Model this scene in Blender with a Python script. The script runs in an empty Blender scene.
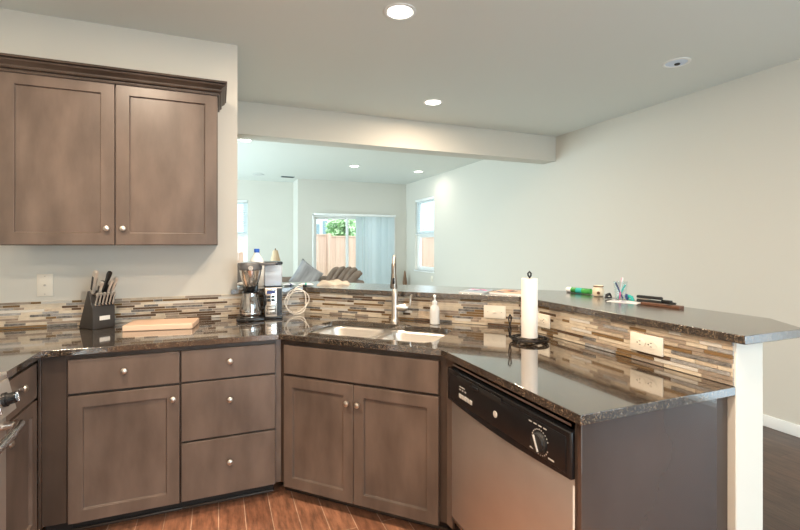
import bpy, bmesh, math, random
from mathutils import Vector, Matrix, Euler
random.seed(7)
PI = math.pi
R = math.radians
S = bpy.context.scene
COL = S.collection
SQ = math.sqrt(.5)

# ------------------------------------------------------------------ camera, world, daylight, exposure
CAM_Z = 1.3987
cam = bpy.data.cameras.new('camera')
cam.sensor_width = 36.0
cam.lens = 448.0 / 800.0 * 36.0
cam.shift_y = -(265 - 244.5) / 800.0
cam.clip_start = .02
cam.clip_end = 200
camo = bpy.data.objects.new('camera', cam)
camo.location = (0, 0, CAM_Z)
camo.rotation_euler = (PI / 2, 0, -R(22.04))
COL.objects.link(camo)
S.camera = camo

S.view_settings.view_transform = 'Standard'
S.view_settings.look = 'None'
S.view_settings.gamma = 1.0
S.view_settings.use_curve_mapping = False
S.view_settings.exposure = 0.22
S.cycles.use_denoising = True
S.cycles.max_bounces = 10
S.cycles.diffuse_bounces = 5
S.cycles.glossy_bounces = 5
S.cycles.transparent_max_bounces = 16
S.cycles.sample_clamp_indirect = 6.0
S.cycles.caustics_reflective = False
S.cycles.caustics_refractive = False

W = bpy.data.worlds.new('sky')
S.world = W
W.use_nodes = True
bg = W.node_tree.nodes['Background']
bg.inputs[0].default_value = (.80, .93, 1.0, 1)
bg.inputs[1].default_value = 2.0

H = 2.746
LIV_COL = (.78, .93, 1.0)
BACK_COL = (.78, .91, 1.0)
LAMP_KITCHEN = (1.0, .80, .60)
LAMP_LIVING = (1.0, .93, .82)
P_BACK, P_LIV, P_KIT, P_LAMP_LIV, P_DIN = 128, 270, 42, 5, 9


def area(name, loc, rot, sx, sy, power, col, shape='RECTANGLE', parent=None, spread=PI):
    l = bpy.data.lights.new(name, 'AREA')
    l.shape = shape
    l.size = sx
    if shape == 'RECTANGLE':
        l.size_y = sy
    l.energy = power
    l.color = col
    l.spread = spread
    o = bpy.data.objects.new(name, l)
    o.location = loc
    o.rotation_euler = rot
    COL.objects.link(o)
    if parent:
        o.parent = parent
    return o


# daylight entering through the patio glazing behind the camera, and fill through an added unseen living room window
area('daylight_patio', (2.0, -2.75, 1.2), (R(90), 0, 0), 3.0, 2.1, P_BACK, BACK_COL)
area('fill_living', (-2.68, 7.2, 1.45), (R(90), 0, R(-90)), 4.4, 1.9, P_LIV, LIV_COL)
area('daylight_dining', (4.10, -1.1, 1.05), (R(90), 0, R(90)), 1.85, 2.05, P_DIN, (.66, .78, 1.0))


sun = bpy.data.lights.new('sun', 'SUN')
sun.energy = 4.2
sun.angle = R(4)
sun.color = (1, .96, .90)
suno = bpy.data.objects.new('sun', sun)
suno.rotation_euler = (R(36), 0, R(14))
COL.objects.link(suno)


# ------------------------------------------------------------------ materials
def sock(nt, kind, **kw):
    n = nt.nodes.new(kind)
    for k, v in kw.items():
        setattr(n, k, v)
    return n


def pm(name, col, rough=.5, metal=0.0, spec=.5, coat=0.0, trans=0.0, ior=1.45, noise=None, bump=None, emit=None, alpha=1.0):
    """principled material; noise = (scale, amount, (sx,sy,sz)) varies the colour; bump = (scale, strength)"""
    m = bpy.data.materials.new(name)
    m.use_nodes = True
    nt = m.node_tree
    b = nt.nodes['Principled BSDF']
    b.inputs['Base Color'].default_value = (*col, 1)
    b.inputs['Roughness'].default_value = rough
    b.inputs['Metallic'].default_value = metal
    b.inputs['Specular IOR Level'].default_value = spec
    b.inputs['Coat Weight'].default_value = coat
    b.inputs['Transmission Weight'].default_value = trans
    b.inputs['IOR'].default_value = ior
    b.inputs['Alpha'].default_value = alpha
    if emit:
        b.inputs['Emission Color'].default_value = (*emit[0], 1)
        b.inputs['Emission Strength'].default_value = emit[1]
    tc = nt.nodes.new('ShaderNodeTexCoord')
    if noise:
        mp = nt.nodes.new('ShaderNodeMapping')
        mp.inputs['Scale'].default_value = noise[2]
        nt.links.new(tc.outputs['Object'], mp.inputs[0])
        nz = nt.nodes.new('ShaderNodeTexNoise')
        nz.inputs['Scale'].default_value = noise[0]
        nz.inputs['Detail'].default_value = 5
        nt.links.new(mp.outputs[0], nz.inputs['Vector'])
        cr = nt.nodes.new('ShaderNodeValToRGB')
        a = noise[1]
        cr.color_ramp.elements[0].position = .3
        cr.color_ramp.elements[1].position = .7
        cr.color_ramp.elements[0].color = (*[c * (1 - a) for c in col], 1)
        cr.color_ramp.elements[1].color = (*[min(1, c * (1 + a)) for c in col], 1)
        nt.links.new(nz.outputs['Fac'], cr.inputs[0])
        nt.links.new(cr.outputs[0], b.inputs['Base Color'])
    if bump:
        nb = nt.nodes.new('ShaderNodeTexNoise')
        nb.inputs['Scale'].default_value = bump[0]
        nb.inputs['Detail'].default_value = 3
        nt.links.new(tc.outputs['Object'], nb.inputs['Vector'])
        bp = nt.nodes.new('ShaderNodeBump')
        bp.inputs['Strength'].default_value = bump[1]
        bp.inputs['Distance'].default_value = .002
        nt.links.new(nb.outputs['Fac'], bp.inputs['Height'])
        nt.links.new(bp.outputs[0], b.inputs['Normal'])
    return m


M = {}
M['paint'] = pm('wall_paint', (.63, .607, .55), .75, spec=.25, bump=(180, .06))
M['ceil'] = pm('ceiling_paint', (.71, .735, .705), .85, spec=.2, bump=(120, .08))
M['white'] = pm('white_trim', (.82, .83, .82), .4)
M['plate'] = pm('ivory_plate', (.80, .74, .64), .35)
M['slot'] = pm('dark_slot', (.02, .018, .016), .6)
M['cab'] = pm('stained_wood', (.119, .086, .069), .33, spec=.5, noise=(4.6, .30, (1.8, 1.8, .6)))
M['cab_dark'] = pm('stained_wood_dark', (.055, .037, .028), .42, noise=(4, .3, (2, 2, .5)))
M['toe'] = pm('toe_kick_black', (.02, .016, .014), .5)
M['knob'] = pm('satin_nickel', (.52, .48, .43), .38, metal=1)
M['steel'] = pm('stainless', (.68, .64, .60), .48, metal=1, noise=(2.2, .10, (1, 1, 1)))
M['steel_bright'] = pm('stainless_bright', (.72, .70, .68), .16, metal=1)
M['sinksteel'] = pm('sink_steel', (.74, .70, .65), .34, metal=1)
M['faucet'] = pm('brushed_nickel', (.56, .51, .46), .36, metal=1)
M['faucet_dark'] = pm('spray_head_nickel', (.27, .235, .20), .30, metal=1)
M['black'] = pm('black_plastic', (.010, .010, .011), .22)
M['black_matte'] = pm('black_matte', (.012, .012, .012), .5)
M['panelblk'] = pm('panel_black', (.006, .006, .007), .35)
M['mark'] = pm('white_marks', (.50, .49, .47), .5)
M['iron'] = pm('black_iron', (.018, .015, .014), .42, metal=.6)
M['paper'] = pm('paper_towel', (.86, .80, .74), .9, spec=.1, bump=(160, .3))
M['glassy'] = pm('clear_plastic', (.80, .88, 1.0), .15, trans=.55, ior=1.2)
M['bottle'] = pm('white_plastic', (.86, .87, .86), .3)
M['soap'] = pm('soap_plastic', (.84, .83, .80), .22, trans=.25)
M['blue'] = pm('blue_cap', (.03, .12, .55), .35)
M['block'] = pm('black_wood', (.038, .034, .032), .4, noise=(6, .3, (1, 1, .3)))
M['label'] = pm('white_label', (.75, .72, .68), .4)
M['blackhandle'] = pm('handle_black', (.012, .011, .011), .35)
M['cord'] = pm('ivory_cord', (.72, .66, .58), .45)
M['grout'] = pm('grout', (.66, .59, .49), .85)
M['sofa'] = pm('brown_upholstery', (.115, .085, .068), .8, noise=(5, .2, (1, 1, 1)))
M['sofa2'] = pm('taupe_upholstery', (.22, .16, .125), .75, noise=(5, .2, (1, 1, 1)))
M['pillow'] = pm('grey_pillow', (.36, .35, .365), .85, noise=(3, .3, (5, 1, 1)))
M['shade'] = pm('beige_shade', (.55, .40, .26), .8)
M['wood_lt'] = pm('walnut', (.20, .11, .06), .5, noise=(6, .3, (1, 1, .2)))
M['cream'] = pm('cream_ceramic', (.78, .68, .52), .35)
M['green'] = pm('green_wrap', (.05, .30, .06), .35, noise=(28, .6, (1, 1, 1)))
M['red'] = pm('red_print', (.55, .08, .06), .4)
M['teal'] = pm('teal_plastic', (.03, .42, .38), .4)
M['navy'] = pm('navy_print', (.03, .05, .18), .4)
M['pink'] = pm('pink_edge', (.75, .08, .35), .4)
M['cloth'] = pm('oat_cloth', (.50, .45, .38), .9, noise=(9, .15, (1, 1, 1)))
M['leather'] = pm('brown_leather', (.13, .06, .035), .45)
M['paperw'] = pm('paper_white', (.80, .80, .80), .6)
M['coffee'] = pm('coffee_brown', (.10, .03, .012), .15)
M['shrub'] = pm('leaf_green', (.50, .70, .42), .6, noise=(3, .3, (1, 1, 1)))
M['bark'] = pm('bark', (.16, .11, .08), .9)
M['fence'] = pm('cedar_fence', (.60, .40, .33), .85, noise=(2.0, .14, (9, 9, .5)))
M['house'] = pm('pale_siding', (.62, .70, .80), .8)
M['houseglass'] = pm('house_glass', (.22, .30, .38), .15)
M['roof'] = pm('grey_shingle', (.33, .35, .38), .9)
M['lawn'] = pm('lawn', (.20, .34, .12), .9, noise=(8, .3, (1, 1, 1)))
M['lamp_on'] = pm('lamp_diffuser', (1, .95, .88), .5, emit=((1.0, .93, .82), 9.0))
M['lamp_off'] = pm('lamp_unlit', (.66, .76, .90), .5)
M['speaker'] = pm('speaker_cloth', (.60, .61, .60), .8)
M['vent'] = pm('vent_grey', (.10, .16, .20), .6)
M['oven_glass'] = pm('oven_glass', (.02, .02, .022), .06)
M['knifesteel'] = pm('knife_steel', (.60, .56, .51), .35, metal=.6)
M['magblue'] = pm('magazine_blue', (.30, .38, .46), .5)
M['magtan'] = pm('flyer_tan', (.52, .38, .28), .5)
M['carpet'] = pm('carpet', (.58, .54, .48), .95, noise=(60, .2, (1, 1, 1)))
M['boardwood'] = None


def glass_pane():
    m = bpy.data.materials.new('window_glass')
    m.use_nodes = True
    nt = m.node_tree
    nt.nodes.clear()
    out = nt.nodes.new('ShaderNodeOutputMaterial')
    mix = nt.nodes.new('ShaderNodeMixShader')
    t = nt.nodes.new('ShaderNodeBsdfTransparent')
    t.inputs[0].default_value = (.94, .97, .97, 1)
    g = nt.nodes.new('ShaderNodeBsdfGlossy')
    g.inputs['Roughness'].default_value = .02
    fr = nt.nodes.new('ShaderNodeLayerWeight')
    fr.inputs[0].default_value = .5
    pw = nt.nodes.new('ShaderNodeMath')
    pw.operation = 'POWER'
    pw.inputs[1].default_value = 4
    nt.links.new(fr.outputs['Facing'], pw.inputs[0])
    ma = nt.nodes.new('ShaderNodeMath')
    ma.operation = 'MULTIPLY_ADD'
    ma.inputs[1].default_value = .5
    ma.inputs[2].default_value = .04
    nt.links.new(pw.outputs[0], ma.inputs[0])
    nt.links.new(ma.outputs[0], mix.inputs[0])
    nt.links.new(t.outputs[0], mix.inputs[1])
    nt.links.new(g.outputs[0], mix.inputs[2])
    nt.links.new(mix.outputs[0], out.inputs[0])
    return m


M['pane'] = glass_pane()


def translucent(name, col, f):
    m = bpy.data.materials.new(name)
    m.use_nodes = True
    nt = m.node_tree
    nt.nodes.clear()
    out = nt.nodes.new('ShaderNodeOutputMaterial')
    mix = nt.nodes.new('ShaderNodeMixShader')
    mix.inputs[0].default_value = f
    a = nt.nodes.new('ShaderNodeBsdfDiffuse')
    b = nt.nodes.new('ShaderNodeBsdfTranslucent')
    a.inputs[0].default_value = b.inputs[0].default_value = (*col, 1)
    nt.links.new(a.outputs[0], mix.inputs[1])
    nt.links.new(b.outputs[0], mix.inputs[2])
    nt.links.new(mix.outputs[0], out.inputs[0])
    return m


M['blind'] = translucent('blind_slat', (.80, .87, .90), .45)


def carafe_glass():
    m = glass_pane()
    m.name = 'carafe_glass'
    for n in m.node_tree.nodes:
        if n.type == 'BSDF_TRANSPARENT':
            n.inputs[0].default_value = (.62, .60, .58, 1)
        if n.type == 'MATH' and n.operation == 'MULTIPLY_ADD':
            n.inputs[2].default_value = .42
    return m


M['carafe'] = carafe_glass()
M['clearfilm'] = glass_pane()


def granite():
    m = bpy.data.materials.new('granite')
    m.use_nodes = True
    nt = m.node_tree
    b = nt.nodes['Principled BSDF']
    tc = nt.nodes.new('ShaderNodeTexCoord')
    v = nt.nodes.new('ShaderNodeTexVoronoi')
    v.inputs['Scale'].default_value = 290
    nt.links.new(tc.outputs['Object'], v.inputs['Vector'])
    bw = nt.nodes.new('ShaderNodeSeparateColor')
    nt.links.new(v.outputs['Color'], bw.inputs[0])
    n2 = nt.nodes.new('ShaderNodeTexNoise')
    n2.inputs['Scale'].default_value = 26
    n2.inputs['Detail'].default_value = 4
    nt.links.new(tc.outputs['Object'], n2.inputs['Vector'])
    ad = nt.nodes.new('ShaderNodeMath')
    ad.operation = 'MULTIPLY_ADD'
    ad.inputs[1].default_value = .75
    nt.links.new(bw.outputs[0], ad.inputs[0])
    sc = nt.nodes.new('ShaderNodeMath')
    sc.operation = 'MULTIPLY'
    sc.inputs[1].default_value = .5
    nt.links.new(n2.outputs['Fac'], sc.inputs[0])
    nt.links.new(sc.outputs[0], ad.inputs[2])
    cr = nt.nodes.new('ShaderNodeValToRGB')
    e = cr.color_ramp.elements
    e[0].position = .25
    e[0].color = (.012, .009, .007, 1)
    e[1].position = 1.0
    e[1].color = (.20, .15, .10, 1)
    for p, c in ((.55, (.024, .018, .014, 1)), (.74, (.042, .031, .023, 1)), (.88, (.085, .062, .043, 1))):
        q = e.new(p)
        q.color = c
    nt.links.new(ad.outputs[0], cr.inputs[0])
    nt.links.new(cr.outputs[0], b.inputs['Base Color'])
    b.inputs['Roughness'].default_value = .10
    b.inputs['Specular IOR Level'].default_value = .5
    b.inputs['IOR'].default_value = 2.0
    b.inputs['Coat Weight'].default_value = 1.0
    b.inputs['Coat Roughness'].default_value = .04
    return m


M['granite'] = granite()
M['granite_bar'] = granite()
M['granite_bar'].name = 'granite_bar'
for _n in M['granite_bar'].node_tree.nodes:
    if _n.type == 'BSDF_PRINCIPLED':
        _n.inputs['Roughness'].default_value = .24
        _n.inputs['Coat Roughness'].default_value = .22


def plank_floor(name, c1, c2, c3, rough):
    m = bpy.data.materials.new(name)
    m.use_nodes = True
    nt = m.node_tree
    b = nt.nodes['Principled BSDF']
    tc = nt.nodes.new('ShaderNodeTexCoord')
    mp = nt.nodes.new('ShaderNodeMapping')
    mp.inputs['Rotation'].default_value = (0, 0, R(90))
    nt.links.new(tc.outputs['Object'], mp.inputs[0])
    br = nt.nodes.new('ShaderNodeTexBrick')
    br.offset = .37
    br.offset_frequency = 2
    br.inputs['Scale'].default_value = 1
    br.inputs['Brick Width'].default_value = .9
    br.inputs['Row Height'].default_value = .127
    br.inputs['Mortar Size'].default_value = .0022
    br.inputs['Mortar Smooth'].default_value = .3
    br.inputs['Bias'].default_value = 0
    br.inputs['Color1'].default_value = (*c1, 1)
    br.inputs['Color2'].default_value = (*c2, 1)
    br.inputs['Mortar'].default_value = (*c3, 1)
    nt.links.new(mp.outputs[0], br.inputs['Vector'])
    mg = nt.nodes.new('ShaderNodeMapping')
    mg.inputs['Scale'].default_value = (9, 1.6, 9)
    nt.links.new(tc.outputs['Object'], mg.inputs[0])
    nz = nt.nodes.new('ShaderNodeTexNoise')
    nz.inputs['Scale'].default_value = 4
    nz.inputs['Detail'].default_value = 7
    nz.inputs['Roughness'].default_value = .65
    nt.links.new(mg.outputs[0], nz.inputs['Vector'])
    cr = nt.nodes.new('ShaderNodeValToRGB')
    cr.color_ramp.elements[0].position = .33
    cr.color_ramp.elements[1].position = .68
    cr.color_ramp.elements[0].color = (.45, .45, .45, 1)
    cr.color_ramp.elements[1].color = (1.25, 1.2, 1.15, 1)
    nt.links.new(nz.outputs['Fac'], cr.inputs[0])
    mx = nt.nodes.new('ShaderNodeMix')
    mx.data_type = 'RGBA'
    mx.blend_type = 'MULTIPLY'
    mx.inputs[0].default_value = 1
    nt.links.new(br.outputs['Color'], mx.inputs[6])
    nt.links.new(cr.outputs[0], mx.inputs[7])
    nt.links.new(mx.outputs[2], b.inputs['Base Color'])
    b.inputs['Roughness'].default_value = rough
    bp = nt.nodes.new('ShaderNodeBump')
    bp.inputs['Strength'].default_value = .25
    bp.inputs['Distance'].default_value = .003
    nt.links.new(nz.outputs['Fac'], bp.inputs['Height'])
    nt.links.new(bp.outputs[0], b.inputs['Normal'])
    return m


M['floor'] = plank_floor('plank_floor', (.42, .20, .12), (.30, .135, .08), (.66, .46, .34), .32)
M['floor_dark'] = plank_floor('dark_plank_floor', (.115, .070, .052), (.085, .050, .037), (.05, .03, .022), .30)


def striped(name, c1, c2, axis, scale, rough):
    m = bpy.data.materials.new(name)
    m.use_nodes = True
    nt = m.node_tree
    b = nt.nodes['Principled BSDF']
    tc = nt.nodes.new('ShaderNodeTexCoord')
    w = nt.nodes.new('ShaderNodeTexWave')
    w.bands_direction = axis
    w.inputs['Scale'].default_value = scale
    w.inputs['Distortion'].default_value = .6
    nt.links.new(tc.outputs['Object'], w.inputs['Vector'])
    cr = nt.nodes.new('ShaderNodeValToRGB')
    cr.color_ramp.elements[0].color = (*c1, 1)
    cr.color_ramp.elements[1].color = (*c2, 1)
    nt.links.new(w.outputs['Fac'], cr.inputs[0])
    nt.links.new(cr.outputs[0], b.inputs['Base Color'])
    b.inputs['Roughness'].default_value = rough
    return m


M['boardwood'] = striped('bamboo_board', (.58, .37, .25), (.74, .54, .40), 'Y', 7, .45)

TILE = [  # (material, weight)
    (pm('tile_cream', (.58, .50, .39), .45, noise=(30, .10, (1, 1, 1))), 25),
    (pm('tile_sand', (.50, .41, .31), .4, noise=(40, .18, (1, 1, 1))), 18),
    (pm('tile_taupe', (.30, .24, .19), .35, noise=(30, .2, (1, 1, 1))), 19),
    (pm('tile_bronze', (.20, .125, .06), .15), 13),
    (pm('tile_umber', (.11, .07, .045), .15), 9),
    (pm('tile_grey', (.32, .31, .30), .25, noise=(50, .3, (1, 1, 1))), 10),
    (pm('tile_slate', (.17, .16, .15), .25, noise=(60, .5, (1, 1, 1))), 8),
    (pm('tile_pearl', (.60, .57, .52), .2), 7),
]


# ------------------------------------------------------------------ mesh helpers
class MB:
    def __init__(self):
        self.bm = bmesh.new()

    def _mi(self, faces, mi):
        for f in faces:
            f.material_index = mi

    def box(self, x0, x1, y0, y1, z0, z1, mi=0, bev=0, seg=2):
        x0, x1 = min(x0, x1), max(x0, x1)
        y0, y1 = min(y0, y1), max(y0, y1)
        z0, z1 = min(z0, z1), max(z0, z1)
        b = self.bm
        v = [b.verts.new(p) for p in ((x0, y0, z0), (x1, y0, z0), (x1, y1, z0), (x0, y1, z0),
                                      (x0, y0, z1), (x1, y0, z1), (x1, y1, z1), (x0, y1, z1))]
        fs = [b.faces.new([v[i] for i in q]) for q in
              ((0, 3, 2, 1), (4, 5, 6, 7), (0, 1, 5, 4), (1, 2, 6, 5), (2, 3, 7, 6), (3, 0, 4, 7))]
        self._mi(fs, mi)
        if bev:
            es = list({e for f in fs for e in f.edges})
            r = bmesh.ops.bevel(b, geom=es, offset=bev, segments=seg, affect='EDGES', profile=.5)
            self._mi(r['faces'], mi)
        return self

    def prism(self, poly, z0, z1, mi=0, holes=()):
        """poly in (x, y); extruded along z"""
        b = self.bm
        es = []
        for lp in (poly, *holes):
            vs = [b.verts.new((p[0], p[1], z1)) for p in lp]
            for i in range(len(vs)):
                es.append(b.edges.new((vs[i], vs[(i + 1) % len(vs)])))
        r = bmesh.ops.triangle_fill(b, use_beauty=True, use_dissolve=False, edges=es, normal=(0, 0, 1))
        fs = [g for g in r['geom'] if isinstance(g, bmesh.types.BMFace)]
        for f in fs:
            if f.normal.z < 0:
                f.normal_flip()
        ex = bmesh.ops.extrude_face_region(b, geom=fs)
        nv = [g for g in ex['geom'] if isinstance(g, bmesh.types.BMVert)]
        bmesh.ops.translate(b, verts=nv, vec=(0, 0, z0 - z1))
        allf = fs + [g for g in ex['geom'] if isinstance(g, bmesh.types.BMFace)]
        linked = {f for v in nv for f in v.link_faces} | set(allf)
        self._mi(linked, mi)
        bmesh.ops.recalc_face_normals(b, faces=list(linked))
        return self

    def prism_x(self, poly, x0, x1, mi=0):
        """poly in (y, z); extruded along x"""
        b = self.bm
        a = [b.verts.new((x0, p[0], p[1])) for p in poly]
        c = [b.verts.new((x1, p[0], p[1])) for p in poly]
        n = len(poly)
        fs = [b.faces.new(a), b.faces.new(c[::-1])]
        for i in range(n):
            fs.append(b.faces.new((a[i], c[i], c[(i + 1) % n], a[(i + 1) % n])))
        self._mi(fs, mi)
        bmesh.ops.recalc_face_normals(b, faces=fs)
        return self

    def rings(self, rings, mi=0, cap=True, closed=False):
        b = self.bm
        rv = [[b.verts.new(p) for p in r] for r in rings]
        fs = []
        n = len(rings[0])
        m = len(rv)
        for k in range(m if closed else m - 1):
            a, c = rv[k], rv[(k + 1) % m]
            for i in range(n):
                j = (i + 1) % n
                fs.append(b.faces.new((a[i], a[j], c[j], c[i])))
        if cap and not closed:
            fs.append(b.faces.new(rv[0][::-1]))
            fs.append(b.faces.new(rv[-1]))
        self._mi(fs, mi)
        bmesh.ops.recalc_face_normals(b, faces=fs)
        return self

    def lathe(self, prof, c=(0, 0, 0), n=24, mi=0, cap=True, axis='z', sx=1, sy=1):
        """prof: (r, h) pairs along the axis"""
        rg = []
        for r, h in prof:
            ring = []
            for i in range(n):
                t = 2 * PI * i / n
                a, q = max(r, 1e-4) * math.cos(t) * sx, max(r, 1e-4) * math.sin(t) * sy
                p = (a, q, h) if axis == 'z' else (a, h, q) if axis == 'y' else (h, a, q)
                ring.append((c[0] + p[0], c[1] + p[1], c[2] + p[2]))
            rg.append(ring)
        return self.rings(rg, mi, cap)

    def tube(self, pts, r, n=8, mi=0, cap=True, closed=False):
        pts = [Vector(p) for p in pts]
        rr = r if isinstance(r, (list, tuple)) else [r] * len(pts)
        rg = []
        prev = None
        m = len(pts)
        for i, p in enumerate(pts):
            if closed:
                t = (pts[(i + 1) % m] - pts[i - 1]).normalized()
            else:
                t = (pts[min(i + 1, m - 1)] - pts[max(i - 1, 0)]).normalized()
            if prev is None:
                u = t.orthogonal().normalized()
            else:
                u = (prev - t * prev.dot(t))
                u = u.normalized() if u.length > 1e-6 else t.orthogonal().normalized()
            prev = u
            w = t.cross(u)
            rg.append([p + (u * math.cos(2 * PI * k / n) + w * math.sin(2 * PI * k / n)) * rr[i] for k in range(n)])
        return self.rings(rg, mi, cap, closed)

    def xf(self, mat):
        bmesh.ops.transform(self.bm, matrix=mat, verts=self.bm.verts)
        return self

    def build(self, name, mats, parent=None, bev=0, seg=2, subd=0, sharp=35, loc=None, rot=None):
        b = self.bm
        b.normal_update()
        lim = R(sharp)
        for f in b.faces:
            f.smooth = True
        for e in b.edges:
            if len(e.link_faces) == 2:
                if e.calc_face_angle(0) > lim:
                    e.smooth = False
        me = bpy.data.meshes.new(name)
        b.to_mesh(me)
        b.free()
        if not isinstance(mats, (list, tuple)):
            mats = [mats]
        for q in mats:
            me.materials.append(M[q] if isinstance(q, str) else q)
        o = bpy.data.objects.new(name, me)
        COL.objects.link(o)
        if parent is not None:
            o.parent = parent
        if loc is not None:
            o.location = loc
        if rot is not None:
            o.rotation_euler = rot
        if bev:
            md = o.modifiers.new('bevel', 'BEVEL')
            md.width = bev
            md.segments = seg
            md.limit_method = 'ANGLE'
            md.angle_limit = R(40)
            md.harden_normals = False
        if subd:
            md = o.modifiers.new('sub', 'SUBSURF')
            md.levels = md.render_levels = subd
        return o


def tag(o, label=None, cat=None, group=None, kind=None):
    if label:
        o['label'] = label
    if cat:
        o['category'] = cat
    if group:
        o['group'] = group
    if kind:
        o['kind'] = kind
    return o


def thing(name, label, cat, loc=(0, 0, 0), rz=0, group=None, kind=None):
    o = bpy.data.objects.new(name, None)
    COL.objects.link(o)
    o.location = loc
    o.rotation_euler = (0, 0, rz)
    o.empty_display_size = .1
    return tag(o, label, cat, group, kind)


def struct(mb, name, mats, label, cat, **kw):
    return tag(mb.build(name, mats, **kw), label, cat, None, 'structure')


def kids(o):
    return [c for c in bpy.data.objects if c.parent == o]


def copy_tree(o, parent=None):
    c = o.copy()
    COL.objects.link(c)
    if parent is not None:
        c.parent = parent
    for ch in kids(o):
        copy_tree(ch, c)
    return c


def arc(cx, cy, r, a0, a1, n):
    return [(cx + r * math.cos(R(a0 + (a1 - a0) * i / n)), cy + r * math.sin(R(a0 + (a1 - a0) * i / n))) for i in range(n + 1)]


def holed(mb, axis, p0, p1, a0, a1, z0, z1, holes):
    """wall slab between p0..p1 on its thin axis, a0..a1 along, with rectangular holes (h0,h1,zb,zt)"""
    def bx(h0, h1, b0, b1):
        if h1 - h0 < 1e-5 or b1 - b0 < 1e-5:
            return
        if axis == 'y':
            mb.box(h0, h1, p0, p1, b0, b1)
        else:
            mb.box(p0, p1, h0, h1, b0, b1)
    cur = a0
    for h0, h1, zb, zt in sorted(holes):
        bx(cur, h0, z0, z1)
        bx(h0, h1, z0, zb)
        bx(h0, h1, zt, z1)
        cur = h1
    bx(cur, a1, z0, z1)
    return mb


# ------------------------------------------------------------------ the setting
XR, YW, YB = 3.908, 3.2225, 4.463
struct(MB().box(-2.6, 1.70, -2.7, 10.05, -.08, 0), 'floor', 'floor', 'reddish brown plank floor with pale seams in the kitchen', 'floor')
struct(MB().box(1.70, 4.05, -2.7, 10.05, -.08, 0), 'floor_dining', 'floor_dark', 'floor in darker plank colours beyond the half wall', 'floor')  # same plank pattern as the kitchen floor, in darker colours
struct(MB().box(-2.49, XR - .001, 4.70, 9.89, .0005, .012), 'bounce_carpet', 'carpet', 'pale beige carpet added unseen for light bounce in the living room', 'carpet')  # unseen carpet, added to bounce light onto the living room ceiling
struct(MB().box(-2.6, 4.05, -2.7, 10.05, H, H + .08), 'ceiling', 'ceil', 'smooth pale ceiling over kitchen and living room', 'ceiling')
struct(holed(MB(), 'x', XR, XR + .14, -2.7, 10.05, 0, H, [(-2.05, -.15, -.001, 2.1), (7.878, 8.794, .86, 2.35)]), 'wall_right', 'paint',
       'long pale wall on the right running into the living room', 'wall')
struct(holed(MB(), 'y', 9.29, 9.43, 1.5, XR, 0, H, [(1.834, 3.605, -.001, 2.0)]), 'wall_far', 'paint',
       'far living room wall around the sliding door', 'wall')
struct(holed(MB(), 'y', 9.9, 10.05, -2.5, 1.64, 0, H, [(-.33, .57, .86, 2.33)]), 'wall_alcove', 'paint',
       'set-back far living room wall behind the table lamp', 'wall')
struct(MB().box(1.5, 1.62, 9.43, 9.9, 0, H), 'wall_step', 'paint', 'narrow return wall left of the sliding door', 'wall')
struct(holed(MB(), 'x', -2.6, -2.5, 4.6, 10.05, 0, H, [(5.0, 9.4, .5, 2.4)]), 'wall_living', 'paint',
       'left living room wall with a wide window added for fill, out of view', 'wall')
struct(MB().box(-2.5, 0, 4.55, 4.65, 0, H), 'wall_pantry', 'paint', 'living room side of the wall behind the kitchen', 'wall')
struct(MB().box(-1.4, .118, YW, YW + .1, 0, H).box(0, .118, YW + .1, 4.69, 0, H), 'wall_kitchen', 'paint',
       'beige kitchen wall behind the upper cabinet', 'wall')
struct(MB().box(-1.5, -1.4, -2.7, YW + .1, 0, H), 'wall_left', 'paint', 'kitchen wall behind the range, out of view', 'wall')
struct(holed(MB(), 'y', -2.7, -2.6, -1.4, XR, 0, H, [(.5, 3.5, .06, 2.25)]), 'wall_back', 'paint',
       'wall behind the viewer with patio glazing, out of view', 'wall')
struct(MB().box(.118, XR, YB, 4.69, 2.4383, H), 'beam', 'paint', 'boxed beam crossing the ceiling between kitchen and living room', 'beam')
PW0, PW1 = 1.635, 1.783
S0, S1 = 3.793, 4.002
struct(MB().prism([(.118, YW), (S0 - YW, YW), (PW0, S0 - PW0), (PW0, .985), (PW1, .985), (PW1, S1 - PW1),
                   (S1 - 3.37, 3.37), (.118, 3.37)], 0, 1.067), 'wall_half', 'paint',
       'beige half wall carrying the raised bar top, its end facing us', 'wall', bev=.004)


def baseboard(name, x0, x1, y0, y1, label):
    m = MB().box(x0, x1, y0, y1, 0, .088, bev=.004)
    struct(m, name, 'white', label, 'baseboard')


baseboard('baseboard_right', XR - .014, XR, -.12, 9.276, 'white baseboard along the right wall')
baseboard('baseboard_alcove', -2.5, 1.5, 9.886, 9.9, 'white baseboard under the set-back living room wall')
baseboard('baseboard_far', 1.5, 1.80, 9.276, 9.29, 'white baseboard left of the sliding door')


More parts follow.
